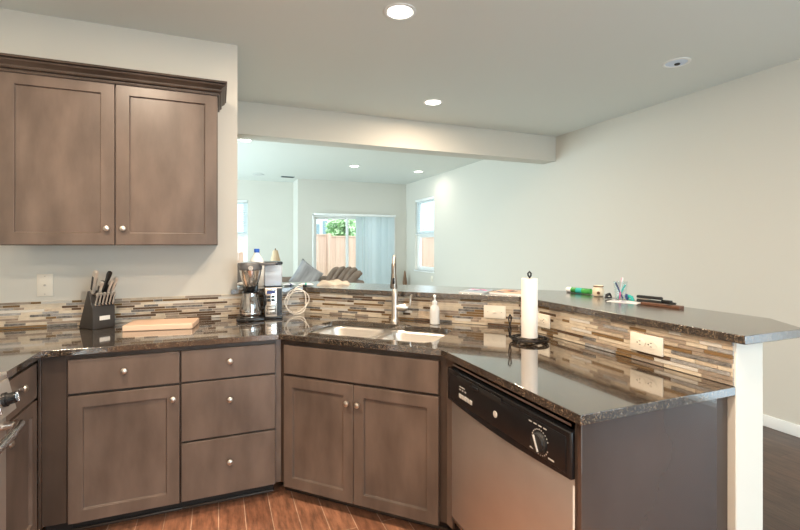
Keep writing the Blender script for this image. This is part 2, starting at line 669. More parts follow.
# ---- windows and the sliding door
def window(name, axis, p, a0, a1, z0, z1, label, inner, slats_to=None):
    """double-hung window set in the wall; p = inner wall face, inner = -1/+1 direction to the room on the thin axis"""
    t = thing(name, label, 'window', kind='structure')
    out = -inner

    def bx(mb, q0, q1, h0, h1, b0, b1, **k):
        if axis == 'x':
            mb.box(p + q0 * out, p + q1 * out, h0, h1, b0, b1, **k)
        else:
            mb.box(h0, h1, p + q0 * out, p + q1 * out, b0, b1, **k)
        return mb
    f = MB()
    for (h0, h1, b0, b1) in ((a0, a0 + .05, z0, z1), (a1 - .05, a1, z0, z1), (a0 + .05, a1 - .05, z0, z0 + .05), (a0 + .05, a1 - .05, z1 - .05, z1)):
        bx(f, .05, .13, h0, h1, b0, b1)
    zm = (z0 + z1) / 2
    bx(f, .06, .11, a0 + .05, a1 - .05, zm - .03, zm + .03)
    f.build('window_frame', 'white', t, bev=.004)
    s = MB()
    for (b0, b1) in ((z0 + .05, zm - .03), (zm + .03, z1 - .05)):
        for (h0, h1, c0, c1) in ((a0 + .05, a0 + .085, b0, b1), (a1 - .085, a1 - .05, b0, b1), (a0 + .085, a1 - .085, b0, b0 + .03), (a0 + .085, a1 - .085, b1 - .03, b1)):
            bx(s, .07, .10, h0, h1, c0, c1)
    s.build('sash', 'white', t, bev=.003)
    for (b0, b1) in ((z0 + .05, zm - .03), (zm + .03, z1 - .05)):
        bx(MB(), .083, .088, a0 + .08, a1 - .08, b0 + .025, b1 - .025).build('pane', 'pane', t)
    bx(MB(), -.02, .05, a0 - .02, a1 + .02, z0 - .025, z0).build('sill', 'white', t, bev=.004)
    return t


window('window_1', 'x', XR, 7.878, 8.794, .86, 2.35, 'white double-hung window in the right living room wall', -1)
window('window_2', 'y', 9.9, -.33, .57, .86, 2.33, 'white window at the edge of the kitchen wall, in the set-back wall', -1)


def blind(name, axis, p, a0, a1, z0, z1, label):
    t = thing(name, label, 'blind')
    n = 0
    hr = MB()
    sl = MB()
    st = MB()
    if axis == 'x':
        hr.box(p - .012, p + .035, a0, a1, z1 - .05, z1, bev=.003)
    else:
        hr.box(a0, a1, p - .012, p + .035, z1 - .05, z1, bev=.003)
    hr.build('headrail', 'white', t)
    z = z1 - .07
    while z > z0:
        mat = Matrix.Translation((0, 0, z))
        q = MB()
        if axis == 'x':
            sl.rings([[(p - .010, a0 + .01, z - .008), (p + .026, a0 + .01, z + .006), (p + .026, a0 + .01, z + .008), (p - .010, a0 + .01, z - .006)],
                      [(p - .010, a1 - .01, z - .008), (p + .026, a1 - .01, z + .006), (p + .026, a1 - .01, z + .008), (p - .010, a1 - .01, z - .006)]])
        else:
            sl.rings([[(a0 + .01, p - .010, z - .008), (a0 + .01, p + .026, z + .006), (a0 + .01, p + .026, z + .008), (a0 + .01, p - .010, z - .006)],
                      [(a1 - .01, p - .010, z - .008), (a1 - .01, p + .026, z + .006), (a1 - .01, p + .026, z + .008), (a1 - .01, p - .010, z - .006)]])
        q.bm.free()
        z -= .038
    tag(sl.build('slats', 'blind', t), 'horizontal white slats')
    if axis == 'x':
        MB().box(p - .008, p + .026, a0 + .01, a1 - .01, z0 - .02, z0, bev=.003).build('bottom_rail', 'white', t)
    else:
        MB().box(a0 + .01, a1 - .01, p - .008, p + .026, z0 - .02, z0, bev=.003).build('bottom_rail', 'white', t)
    return t


blind('horizontal_blind', 'x', XR + .012, 7.888, 8.784, 1.62, 2.348, 'half-raised white slat blind in the right living room window')
blind('horizontal_blind', 'y', 9.912, -.32, .56, 1.62, 2.328, 'white slat blind in the set-back wall window by the kitchen wall')

# sliding door
t = thing('door_1', 'white framed sliding glass door to the fenced yard', 'door', kind='structure')
f = MB()
for (a, b, c, d) in ((1.834, 1.862, 0, 2.0), (3.577, 3.605, 0, 2.0), (1.862, 3.577, 1.972, 2.0), (1.862, 3.577, 0, .04)):
    f.box(a, b, 9.30, 9.42, c, d)
f.box(1.80, 1.834, 9.275, 9.29, 0, 2.03).box(3.605, 3.64, 9.275, 9.29, 0, 2.03).box(1.80, 3.64, 9.275, 9.29, 2.0, 2.045)
f.build('door_frame', 'white', t, bev=.004)
for (nm, a, b, y) in (('fixed_panel', 1.862, 2.60, 9.375), ('sliding_panel', 2.54, 3.577, 9.33)):
    m = MB()
    for (p, q, c, d) in ((a, a + .04, .04, 1.972), (b - .06, b, .04, 1.972), (a + .04, b - .06, .04, .12), (a + .04, b - .06, 1.935, 1.972)):
        m.box(p, q, y, y + .035, c, d)
    pp = m.build(nm, 'white', t, bev=.004)
    MB().box(a + .035, b - .055, y + .014, y + .02, .115, 1.94).build('pane', 'pane', pp)
MB().box(2.556, 2.582, 9.305, 9.33, .95, 1.15, bev=.005).build('door_handle', 'white', t)

t = thing('vertical_blind', 'white vertical blind drawn to the right of the sliding door', 'blind')
MB().box(1.82, 3.63, 9.20, 9.262, 2.0, 2.05, bev=.006).build('valance', 'white', t)
x = 2.755
k = 0
while x < 3.56:
    if True:
        ang = R(32 if not (3.0 < x < 3.17) else 4) + random.uniform(-.4, .3)
        m = MB().rings([[(-.045, -.0, z), (0, -.006, z), (.045, 0, z), (.045, .002, z), (0, -.004, z), (-.045, .002, z)] for z in (.03, 1.998)])
        m.build('vane', 'blind', t, loc=(x, 9.232, 0), rot=(0, 0, ang))
    x += .072 if not (3.0 < x < 3.17) else .078
    k += 1

# hidden glazing behind the viewer
t = thing('door_2', 'patio glazing in the wall behind the viewer, out of view', 'door', kind='structure')
m = MB()
for (a, b, c, d) in ((.5, .56, .06, 2.25), (3.44, 3.5, .06, 2.25), (1.97, 2.03, .12, 2.19), (.56, 3.44, .06, .12), (.56, 3.44, 2.19, 2.25)):
    m.box(a, b, -2.68, -2.62, c, d)
m.build('door_frame', 'white', t)
MB().box(.56, 3.44, -2.655, -2.65, .12, 2.19).build('pane', 'pane', t)
t = thing('door_3', 'dining room glass door in the right wall, out of view', 'door', kind='structure')
m = MB()
for (a, b, c, d) in ((-2.05, -2.0, 0, 2.1), (-.20, -.15, 0, 2.1), (-1.13, -1.07, .04, 2.05), (-2.0, -.20, 0, .04), (-2.0, -.20, 2.05, 2.1)):
    m.box(XR + .04, XR + .11, a, b, c, d)
m.build('door_frame', 'white', t)
MB().box(XR + .07, XR + .075, -2.0, -.20, .04, 2.05).build('pane', 'pane', t)
t = thing('fill_window', 'wide window added for fill in the left living room wall, out of view', 'window', kind='structure')  # unseen window added to carry the living room fill light
m = MB()
for (a, b, c, d) in ((5.0, 5.06, .5, 2.4), (9.34, 9.4, .5, 2.4), (6.47, 6.53, .56, 2.34), (7.97, 8.03, .56, 2.34), (5.06, 9.34, .5, .56), (5.06, 9.34, 2.34, 2.4)):
    m.box(-2.59, -2.52, a, b, c, d)
m.build('window_frame', 'white', t)
MB().box(-2.56, -2.555, 5.06, 9.34, .56, 2.34).build('pane', 'pane', t)

# ------------------------------------------------------------------ outdoors
struct(MB().box(-8, 14, 10.1, 34, -.3, -.12), 'ground', 'lawn', 'lawn outside the living room', 'ground')
t = thing('garden_fence', 'tall cedar board fence seen through the sliding door', 'fence', (0, 13, -.12))
for (x0, x1, zt) in ((-3.0, 2.95, 1.82), (3.07, 6.0, 1.775), (6.12, 9.5, 1.775)):
    m = MB()
    x = x0
    while x < x1 - .02:
        m.box(x, min(x + .136, x1), 0, .02, .03, zt - .04)
        x += .14
    m.box(x0, x1, -.015, .035, zt - .04, zt)
    m.box(x0, x1, .02, .06, zt * .55, zt * .55 + .09).box(x0, x1, .02, .06, .25, .34)
    m.build('fence_panel', 'fence', t)
for x in (3.01, 6.06):
    MB().box(x - .06, x + .06, -.05, .07, 0, 1.84, bev=.006).build('post', 'fence', t)

t = thing('house', 'pale blue-grey neighbouring house beyond the fence', 'house', (5.0, 27, -.12))
MB().box(-3.2, 1.4, 0, 5, 0, 4.6).build('wall', 'house', t)
MB().prism_x([(-.4, 4.5), (2.5, 6.3), (5.4, 4.5), (5.4, 4.62), (2.5, 6.45), (-.4, 4.62)], -3.5, 1.7).build('roof', 'roof', t)
for (x0, x1, z0, z1) in ((.42, .66, 2.15, 2.75), (.84, 1.12, 2.15, 2.95)):
    f = MB().box(x0 - .06, x1 + .06, -.06, 0, z0 - .06, z1 + .06).build('window', 'white', t)
    MB().box(x0, x1, -.08, -.055, z0, z1).build('pane', 'houseglass', f)


def tree(label, loc, r, h, n, seed):
    rnd = random.Random(seed)
    t = thing('tree', label, 'tree', loc, group='trees beyond the fence')
    MB().tube([(0, 0, 0), (.05, .02, h * .5), (0, 0, h)], [.12, .09, .05], 8).build('trunk', 'bark', t)
    m = MB()
    for i in range(n):
        d = Vector((rnd.gauss(0, 1), rnd.gauss(0, 1), rnd.gauss(0, 1))).normalized()
        q = d * r * rnd.uniform(.35, 1.0) * (1 + .22 * math.sin(d.x * 7) * math.cos(d.z * 6 + d.y * 5))
        q.z = q.z * .85 + h
        a = Vector((rnd.gauss(0, 1), rnd.gauss(0, 1), rnd.gauss(0, 1))).normalized()
        b = a.orthogonal().normalized()
        s = rnd.uniform(.05, .09)
        vs = [m.bm.verts.new(q + a * s * 1.3), m.bm.verts.new(q + b * s * .6), m.bm.verts.new(q - a * s * 1.3), m.bm.verts.new(q - b * s * .6)]
        m.bm.faces.new(vs)
    m.build('foliage', 'shrub', t)
    return t


tree('round green tree above the fence in the middle of the sliding door', (4.45, 16.8, -.12), .66, 2.15, 3600, 3)
tree('smaller green tree partly hidden by the sliding door frame', (5.85, 20.5, -.12), .72, 2.3, 3200, 5)


# ------------------------------------------------------------------ ceiling fixtures
def downlight(x, y, label, on=True, power=20, col=(1, 1, 1), r=.072, grp='recessed ceiling lights'):
    t = thing('recessed_light', label, 'ceiling light', (x, y, H), group=grp)
    MB().lathe([(r + .022, 0), (r + .022, -.005), (r + .006, -.008), (r, -.004), (r, 0)], n=32, cap=False).build('trim_ring', 'white', t)
    if on:
        MB().lathe([(r, -.0005), (r, -.004), (r * .9, -.006)], n=32).build('diffuser', 'lamp_on', t)
        area('lamp', (0, 0, -.02), (0, 0, 0), r * 2, 0, power, col, 'DISK', t)
    else:
        tag(MB().lathe([(r, -.0005), (r, -.003)], n=32).build('lamp_face', 'lamp_off', t), 'unlit bluish lamp face')
        MB().lathe([(.02, -.003), (.018, -.010)], c=(.022, .01, 0), n=20).build('bulb', 'slot', t)
    return t


downlight(.972, 2.401, 'large lit recessed light nearest the top of the photo', True, P_KIT * .65, LAMP_KITCHEN)
downlight(1.879, 3.809, 'lit recessed light just in front of the beam', True, P_KIT * .45, LAMP_KITCHEN)
downlight(3.141, 2.306, 'unlit recessed light near the right wall', False)
downlight(.315, 6.104, 'lit living room recessed light beside the kitchen wall edge', True, P_LAMP_LIV, LAMP_LIVING)
downlight(2.161, 7.42, 'lit living room recessed light in front of the sliding door', True, P_LAMP_LIV, LAMP_LIVING)
downlight(3.419, 7.536, 'lit living room recessed light nearest the right wall window', True, P_LAMP_LIV, LAMP_LIVING)
for (x, y, w) in ((-.55, 1.6, 'over the range'), (.55, .5, 'added over the viewer'), (-.45, -.9, 'added behind the viewer')):  # the last two lamps are unseen, added for warm kitchen light
    downlight(x, y, 'recessed light %s, out of view' % w, True, P_KIT, LAMP_KITCHEN)
t = thing('ceiling_speaker', 'round pale ceiling speaker in the living room', 'speaker', (.707, 9.0, H))
MB().lathe([(.11, 0), (.11, -.006), (.095, -.009), (.02, -.010)], n=28).build('grille', 'speaker', t)
t = thing('ceiling_vent', 'small dark ceiling vent before the far wall', 'vent', (1.274, 9.1, H))
m = MB().box(-.13, .13, -.06, .06, -.006, 0)
m.build('frame', 'vent', t)
m = MB()
for i in range(5):
    m.box(-.11, .11, -.045 + i * .02, -.038 + i * .02, -.012, -.006)
m.build('louvers', 'slot', t)

# ------------------------------------------------------------------ worktop and bar top
C0, C1 = .884, .914
YC, XC, SC = 2.4973, .9527, 2.7983
sink_c = Vector((.823, 2.391))          # middle of the sink cut-out
e1 = Vector((SQ, -SQ))                  # along the sink run, left to right
e2 = Vector((SQ, SQ))                   # towards the bar


def sk(a, b):
    p = sink_c + e1 * a + e2 * b
    return (p.x, p.y)


def rrect(a0, a1, b0, b1, r, n=6):
    L = []
    for (ca, cb, s) in ((a1 - r, b1 - r, 0), (a0 + r, b1 - r, 90), (a0 + r, b0 + r, 180), (a1 - r, b0 + r, 270)):
        L += arc(ca, cb, r, s, s + 90, n)
    return L


SA, SB = .395, .195
SA0 = -.40
hole = [sk(a, b) for a, b in rrect(SA0, SA, -SB, SB + .02, .08)]
XL = -1.398
m = MB().prism([(XL, 2.136), (-.747, 2.136), (-.747, YC), (SC - YC, YC), (XC, SC - XC), (XC, .986), (PW0 - .001, .986),
                (PW0 - .001, S0 - PW0), (S0 - YW, YW - .001), (XL, YW - .001)], C0, C1, holes=[hole])
tag(m.build('countertop', 'granite', bev=.0018), 'dark speckled granite worktop running around the sink to the dishwasher end', 'countertop')

XF, SF = 1.61, 3.754
m = MB().prism([(.077, 3.200), (SF - 3.2, 3.2), (XF, SF - XF), (XF, .943), (1.945, .943), (2.09, 1.13), (2.09, 4.397 - 2.09),
                (4.397 - 3.66, 3.66), (.1185, 3.66), (.1185, 3.2215), (.077, 3.2215)], 1.067, 1.097)
tag(m.build('bar_top', 'granite_bar', bev=.0018), 'raised dark granite bar top on the half wall with a clipped corner', 'countertop')


# ------------------------------------------------------------------ tile backsplash
def backsplash(name, label, origin, rz, length, z0, z1, rows, seed):
    """local x along the wall, local -y faces the room"""
    rnd = random.Random(seed)
    t = thing(name, label, 'backsplash', (origin[0], origin[1], 0), rz)
    MB().box(0, length, -.006, -.0005, z0, z1).build('grout', 'grout', t)
    m = MB()
    ph = (z1 - z0) / rows
    idx = [i for i, (q, w) in enumerate(TILE) for _ in range(w)]
    for r in range(rows):
        x = -rnd.uniform(0, .12)
        a, b = z0 + r * ph + .0014, z0 + (r + 1) * ph - .0014
        last = -1
        while x < length:
            L = rnd.choice((.05, .08, .10, .13, .15, .18, .22))
            x0, x1 = max(x, .0), min(x + L - .0022, length)
            if x1 - x0 > .004:
                k = rnd.choice(idx)
                while k == last:
                    k = rnd.choice(idx)
                last = k
                m.box(x0, x1, -.0095 - rnd.uniform(0, .001), -.004, a, b, k)
            x += L
    tag(m.build('tiles', [q for q, w in TILE], t), 'thin strips of cream, brown, bronze and grey stone and glass')
    return t


xe = S0 - YW
backsplash('tile_backsplash', 'mosaic strip backsplash behind the knife block and coffee maker', (XL, YW), 0, xe - XL - .006, C1 + .001, 1.066, 10, 11)
dl = (PW0 - xe) / SQ
backsplash('tile_backsplash', 'mosaic strip backsplash behind the sink faucet', (xe + .004 * SQ, YW - .004 * SQ), -PI / 4, dl - .008, C1 + .001, 1.066, 10, 23)
backsplash('tile_backsplash', 'mosaic strip backsplash above the dishwasher end of the worktop', (PW0, S0 - PW0 - .004), -PI / 2, S0 - PW0 - .004 - .990, C1 + .001, 1.066, 10, 31)


# ------------------------------------------------------------------ cabinets
def knob(parent, x, y, z):
    MB().lathe([(.006, 0), (.006, -.012), (.012, -.015), (.0150, -.019), (.0140, -.025), (.007, -.029), (.001, -.030)], c=(x, y, z), n=18, axis='y').build('knob', 'knob', parent)


def shaker(name, parent, x0, x1, y, z0, z1, kn=None, st=.057, th=.020):
    """door whose front is at y, facing -y"""
    m = MB()
    m.box(x0, x1, y, y + th, z0, z1)
    m.bm.normal_update()
    m.bm.faces.ensure_lookup_table()
    f = min(m.bm.faces, key=lambda q: q.calc_center_median().y)
    bmesh.ops.inset_region(m.bm, faces=[f], thickness=st, depth=0, use_even_offset=True)
    bmesh.ops.inset_region(m.bm, faces=[f], thickness=.003, depth=-.013, use_even_offset=True)
    o = m.build(name, 'cab', parent, bev=.0015, seg=2)
    if kn:
        knob(o, kn[0], y, kn[1])
    return o


def slab(name, parent, x0, x1, y, z0, z1, kn=None, th=.020):
    o = MB().box(x0, x1, y, y + th, z0, z1).build(name, 'cab', parent, bev=.002)
    if kn:
        knob(o, kn[0], y, kn[1])
    return o


def carcass(t, w, d, frame, x0=0.0, toe=True, toe_l=0, toe_r=0):
    """local: face frame front at y=0, depth +y; frame = list of boxes (x0,x1,z0,z1)"""
    m = MB()
    m.box(x0, x0 + .016, .019, d, .10, .882).box(w - .016, w, .019, d, .10, .882)
    m.box(x0 + .016, w - .016, .019, d, .10, .116).box(x0 + .016, w - .016, d - .006, d, .116, .882)
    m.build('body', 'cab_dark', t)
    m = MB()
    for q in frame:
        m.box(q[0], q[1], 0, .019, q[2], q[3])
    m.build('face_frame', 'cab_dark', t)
    if toe:
        m = MB().box(x0 + toe_l, w + toe_r, .085, .10, .001, .0995)
        m.build('toe_kick', 'toe', t)
        MB().box(x0 + toe_l, w + toe_r, .074, .085, .001, .016, bev=.004).build('shoe_molding', 'cab_dark', t)


FY = YC + .043
# upper cabinet
UB, UT, UY = 1.394, 2.297, 2.89
t = thing('upper_cabinet', 'brown two-door wall cabinet with crown moulding on the kitchen wall', 'cabinet', (0, 0, 0))
m = MB().box(-1.042, -.005, UY, YW - .001, UB, UT)
m.build('body', 'cab', t, bev=.001)
shaker('door', t, -1.036, -.5305, UY - .021, UB + .004, UT - .008, kn=(-.565, 1.486), st=.064)
shaker('door', t, -.5235, -.010, UY - .021, UB + .004, UT - .008, kn=(-.488, 1.486), st=.064)
prof = [(.0, 2.280), (.010, 2.280), (.012, 2.288), (.006, 2.291), (.006, 2.296), (.020, 2.298), (.024, 2.304), (.016, 2.308), (.017, 2.314), (.026, 2.322), (.040, 2.331), (.043, 2.336), (.034, 2.339), (.034, 2.343), (.050, 2.345), (.052, 2.350), (.050, 2.356), (.0, 2.356)]
b = MB()
yf = UY - .021
rg = [[(-1.10, yf - o, z) for o, z in prof], [(-.005 + o, yf - o, z) for o, z in prof], [(-.005 + o, YW - .001, z) for o, z in prof]]
rv = [[b.bm.verts.new(p) for p in r] for r in rg]
for k in range(2):
    for i in range(len(prof) - 1):
        b.bm.faces.new((rv[k][i], rv[k + 1][i], rv[k + 1][i + 1], rv[k][i + 1]))
v5 = [b.bm.verts.new(p) for p in ((-1.10, yf - .052, 2.3555), (.047, yf - .052, 2.3555), (.047, YW - .001, 2.3555), (-1.10, YW - .001, 2.3555))]
b.bm.faces.new(v5)
bmesh.ops.recalc_face_normals(b.bm, faces=b.bm.faces)
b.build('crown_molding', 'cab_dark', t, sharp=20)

# run under the knife block: a door cabinet and a drawer cabinet
X0, X1, X2 = -.662, -.179, .289
t = thing('base_cabinet', 'brown base cabinet with one drawer over one door, below the cutting board', 'cabinet', (X0, FY, 0))
w = X1 - X0
carcass(t, w, .60, [(0, .018, .09, .882), (w - .006, w, .09, .882), (.018, w - .006, .09, .12), (.018, w - .006, .84, .882), (.018, w - .006, .675, .715)])
slab('drawer', t, .010, w - .005, -.021, .699, .857, kn=(w / 2 - .003, .788))
shaker('door', t, .010, w - .005, -.021, .090, .687, kn=(w - .034, .624))

t = thing('drawer_cabinet', 'brown three-drawer base cabinet below the coffee maker', 'cabinet', (X1, FY, 0))
w = X2 - X1
carcass(t, w, .60, [(0, .006, .09, .882), (w - .016, w, .09, .882), (.006, w - .016, .09, .12), (.006, w - .016, .84, .882), (.006, w - .016, .675, .715), (.006, w - .016, .375, .41)])
slab('drawer', t, .004, w - .002, -.021, .700, .857, kn=(w / 2, .788))
slab('drawer', t, .004, w - .002, -.021, .3975, .690, kn=(w / 2, .588))
slab('drawer', t, .004, w - .002, -.021, .092, .387, kn=(w / 2, .262))

# corner filler between range side and door cabinet
t = thing('filler_panel', 'dark narrow filler panel in the corner beside the range-side cabinet', 'panel', (-.768, FY, 0))
m = MB().box(0, X0 + .768 - .001, .0, .02, .09, .882).box(0, .012, -.015, 0, .09, .882)
m.build('panel', 'cab_dark', t, bev=.002)
MB().box(-.0, X0 + .768 - .001, .085, .10, .001, .0895).build('toe_kick', 'toe', t)

# left leg: small cabinet by the range
FXL = -.747 - .043
t = thing('narrow_cabinet', 'narrow brown cabinet between the range and the corner', 'cabinet', (FXL, 2.138, 0), PI / 2)
w = .402 - .015
carcass(t, w, .58, [(0, .012, .09, .882), (w - .05, w, .09, .882), (.012, w - .05, .84, .882), (.012, w - .05, .09, .12), (.012, w - .05, .675, .715)])
slab('drawer', t, .006, w - .003, -.021, .700, .857, kn=(w / 2 - .005, .795))
shaker('door', t, .006, w - .003, -.021, .092, .687, kn=(.05, .62))

# diagonal sink base
D0 = Vector((SC + .061 - FY, FY))
DL = (Vector((XC + .043, SC + .061 - XC - .043)) - D0).length
t = thing('sink_cabinet', 'brown diagonal sink cabinet with two doors under a false drawer front', 'cabinet', (D0.x, D0.y, 0), -PI / 4)
w = DL
carcass(t, w, .60, [(0, .035, .09, .882), (w - .045, w, .09, .882), (.035, w - .045, .09, .12), (.035, w - .045, .83, .882), (.035, w - .045, .66, .715)], toe_l=-.03, toe_r=.03)
slab('drawer_front', t, .034, .918, -.021, .697, .853)
shaker('door', t, .034, .4635, -.021, .080, .683, kn=(.434, .592))
shaker('door', t, .4665, .918, -.021, .080, .683, kn=(.496, .592))

# posts closing the two knees of the run
p = SC + .061
tag(MB().prism([(X2 + .001, FY), (D0.x - .001, FY), (D0.x + .01, FY + .015), (D0.x, FY + .06), (X2 + .001, FY + .06)], .09, .882).build('corner_filler', 'cab'),
    'narrow brown post between the drawer cabinet and the sink cabinet', 'panel')
q0 = Vector((XC + .043, SC + .061 - XC - .043))
tag(MB().prism([(q0.x - .004, q0.y), (q0.x + .0, q0.y - .048), (q0.x + .06, q0.y - .048), (q0.x + .03, q0.y + .02)], .09, .882).build('corner_filler', 'cab'),
    'narrow brown post between the sink cabinet and the dishwasher', 'panel')

# finished end panel beside the dishwasher
t = thing('end_panel', 'smooth glossy brown end panel closing the cabinet run beside the dishwasher', 'panel', (XC + .022, 1.006, 0))
M['endp'] = pm('end_panel_wood', (.060, .043, .037), .20, spec=.6, coat=.8, noise=(2.2, .25, (1, 1, .8)))
MB().box(0, .595, 0, .018, .001, .882).build('panel', 'endp', t, bev=.002)
MB().box(.596, .656, .004, .02, .001, .882).build('scribe_trim', 'cab_dark', t, bev=.002)
MB().box(.0, .02, .0185, .026, .10, .882).build('edge_strip', 'cab_dark', t)

# ------------------------------------------------------------------ dishwasher (local x left->right, -y front)
DX = XC + .030
y0d, y1d = 1.802, 1.033
t = thing('dishwasher', 'stainless dishwasher with a black control panel, under the worktop end', 'dishwasher', (DX, y0d, 0), -PI / 2)
w = y0d - y1d
MB().box(.004, w - .004, .035, .60, .10, .872).build('tub_body', 'black_matte', t)
m = MB().box(0, w, 0, .032, .165, .702, bev=.004)
m.build('door', 'steel', t)
MB().box(w - .014, w - .001, -.0018, .0, .17, .68).build('door_edge', 'white', t)
m = MB()
n = 14
bot = [(w * i / n, .702 - .016 * math.sin(PI * i / n)) for i in range(n + 1)]
front = bot + [(w, .846), (0, .846)]
b = m.bm
fa = [b.verts.new((x, -.022, z)) for x, z in front]
ba = [b.verts.new((x, .03, z)) for x, z in front]
fs = [b.faces.new(fa), b.faces.new(ba[::-1])]
for i in range(len(front)):
    j = (i + 1) % len(front)
    fs.append(b.faces.new((fa[i], ba[i], ba[j], fa[j])))
bmesh.ops.recalc_face_normals(b, faces=fs)
cp = m.build('control_panel', 'black', t, bev=.006, seg=3)
MB().box(.03, w - .02, -.0242, -.0215, .716, .826, bev=.0008).build('fascia', 'panelblk', cp)
MB().box(.03, w - .01, -.012, .02, .858, .866).build('top_strip', 'steel_bright', cp)
MB().box(.10, .42, -.0262, -.0235, .812, .834, bev=.001).build('handle_recess', 'black_matte', cp)
MB().box(.21, .275, -.034, -.0262, .812, .828, bev=.004).build('latch', 'black', cp)
for i in range(5):
    MB().box(.112 + i * .022, .131 + i * .022, -.0262, -.0242, .742, .760, bev=.0008).build('button', 'mark', cp)
m = MB()
for i in range(3):
    m.box(.114 + i * .022, .126 + i * .022, -.0246, -.0242, .775, .781)
m.box(.114, .16, -.0246, -.0242, .788, .792)
m.build('button_marks', 'mark', cp)
MB().lathe([(.0125, -.0242), (.0125, -.0262), (.010, -.027)], c=(w - .385, 0, .764), n=20, axis='y').build('badge', 'mark', cp)
dx, dz = w - .135, .762
d = MB().lathe([(.034, -.0242), (.033, -.030), (.029, -.034), (.028, -.040), (.004, -.041)], c=(dx, 0, dz), n=28, axis='y').build('dial', 'black_matte', cp)
m = MB().box(-.003, .003, -.0445, -.040, -.026, .026, bev=.001)
m.build('pointer', 'mark', d, loc=(dx, 0, dz), rot=(0, R(-25), 0))
m = MB()
for i in range(22):
    a = R(20 + i * 15)
    m.box(dx + .040 * math.cos(a) - .0022, dx + .040 * math.cos(a) + .0022, -.0247, -.0242, dz + .040 * math.sin(a) - .002, dz + .040 * math.sin(a) + .002)
for i in range(4):
    m.box(dx - .055 + i * .024, dx - .040 + i * .024, -.0247, -.0242, dz + .050, dz + .054)
m.box(dx - .05, dx - .012, -.0247, -.0242, dz - .036, dz - .031).box(dx + .04, dx + .066, -.0247, -.0242, dz - .036, dz - .031)
m.build('dial_marks', 'mark', cp)
MB().box(.004, w - .004, .012, .03, .02, .150, bev=.003).build('lower_panel', 'black', t)
MB().box(.002, w - .002, -.002, .014, .150, .1645, bev=.002).build('bottom_lip', 'steel_bright', t)

# ------------------------------------------------------------------ range
t = thing('kitchen_range', 'stainless range at the left edge with black knobs and tube handle', 'range', (-.742, 1.372, 0), PI / 2)
w = .758
MB().box(0, w, .035, .63, .03, .895).build('body', 'steel', t, bev=.003)
MB().box(0, w, .0, .63, .8955, .918, bev=.004).build('cooktop', 'steel', t)
for (bx_, by_) in ((.19, .18), (.57, .18), (.19, .45), (.57, .45)):
    MB().lathe([(.05, .918), (.05, .928), (.03, .934)], c=(bx_, by_, 0), n=24).build('burner', 'black_matte', t)
m = MB()
for gx in (.05, .38):
    for yy in (.06, .31, .57):
        m.box(gx, gx + .33, yy, yy + .012, .935, .95)
    for xx in (0, .16, .318):
        m.box(gx + xx, gx + xx + .012, .06, .58, .935, .95)
    for xx, yy in ((0, .06), (.318, .06), (0, .57), (.318, .57)):
        m.box(gx + xx, gx + xx + .012, yy, yy + .012, .918, .936)
m.build('grates', 'iron', t)
MB().prism_x([(.034, .894), (-.004, .894), (-.030, .775), (.034, .775)], 0, w).build('control_panel', 'steel', t, bev=.003)
for i in range(5):
    xk = .09 + i * .147
    k = MB().lathe([(.026, 0), (.026, -.010), (.021, -.014), (.020, -.036), (.016, -.040), (.001, -.040)], n=24, axis='y').build(
        'control_knob', 'black', t, loc=(xk, -.018, .833), rot=(R(-12), 0, 0))
    MB().box(-.0035, .0035, -.046, -.038, -.017, .017, bev=.001).build('grip', 'steel_bright', k)
dr = MB().box(.004, w - .004, .0, .034, .20, .765, bev=.006).build('oven_door', 'steel', t)
MB().box(.10, w - .10, -.003, .0, .30, .64, bev=.001).build('oven_window', 'oven_glass', dr)
hz = .722
pts = [(.03, 0, hz), (.03, -.035, hz + .004), (.05, -.055, hz + .008), (.16, -.064, hz), (w / 2, -.068, hz - .002), (w - .16, -.064, hz), (w - .05, -.055, hz + .008), (w - .03, -.035, hz + .004), (w - .03, 0, hz)]
MB().tube(pts, .016, 12).build('handle', 'steel_bright', dr)
MB().box(.004, w - .004, .004, .034, .05, .19, bev=.004).build('storage_drawer', 'steel', t)

# ------------------------------------------------------------------ sink
t = thing('kitchen_sink', 'undermount double-bowl stainless sink set in the granite worktop', 'sink', (sink_c.x, sink_c.y, C0), -PI / 4)


def bowl(name, a0, a1, b0, b1, dep):
    m = MB()
    rg = []
    for (ins, z, r) in ((.0, 0, .075), (.006, -.02, .07), (.018, -dep * .8, .06), (.045, -dep, .045)):
        rg.append([(a, b, z) for a, b in rrect(a0 + ins, a1 - ins, b0 + ins, b1 - ins, r, 5)])
    b = m.bm
    rv = [[b.verts.new(p) for p in r] for r in rg]
    n = len(rg[0])
    for k in range(len(rv) - 1):
        for i in range(n):
            j = (i + 1) % n
            b.faces.new((rv[k][i], rv[k][j], rv[k + 1][j], rv[k + 1][i]))
    b.faces.new(rv[-1])
    bmesh.ops.recalc_face_normals(b, faces=b.faces)
    for f in b.faces:
        f.normal_flip()
    o = m.build(name, 'sinksteel', t, sharp=60)
    o.modifiers.new('solid', 'SOLIDIFY').thickness = -.0015
    MB().lathe([(.042, -dep + .001), (.042, -dep + .004), (.028, -dep + .0045), (.024, -dep + .002)], c=((a0 + a1) / 2, (b0 + b1) / 2, 0), n=24).build('drain', 'steel_bright', o)
    return o


a0, a1, b0, b1 = SA0 - .004, SA + .004, -SB - .004, SB + .024
am = .005
bowl('bowl', a0, am - .012, b0, b1, .19)
bowl('bowl', am + .012, a1, b0, b1, .19)
m = MB().box(am - .0165, am + .0165, b0 + .03, b1 - .03, -.010, -.0025, bev=.003)
m.build('divider', 'sinksteel', t)
m = MB()
m.prism([(p[0], p[1]) for p in rrect(a0 - .02, a1 + .02, b0 - .02, b1 + .02, .08)], -.003, -.0008,
        holes=[rrect(a0, am - .012, b0, b1, .075, 5), rrect(am + .012, a1, b0, b1, .075, 5)])
m.build('rim', 'sinksteel', t)

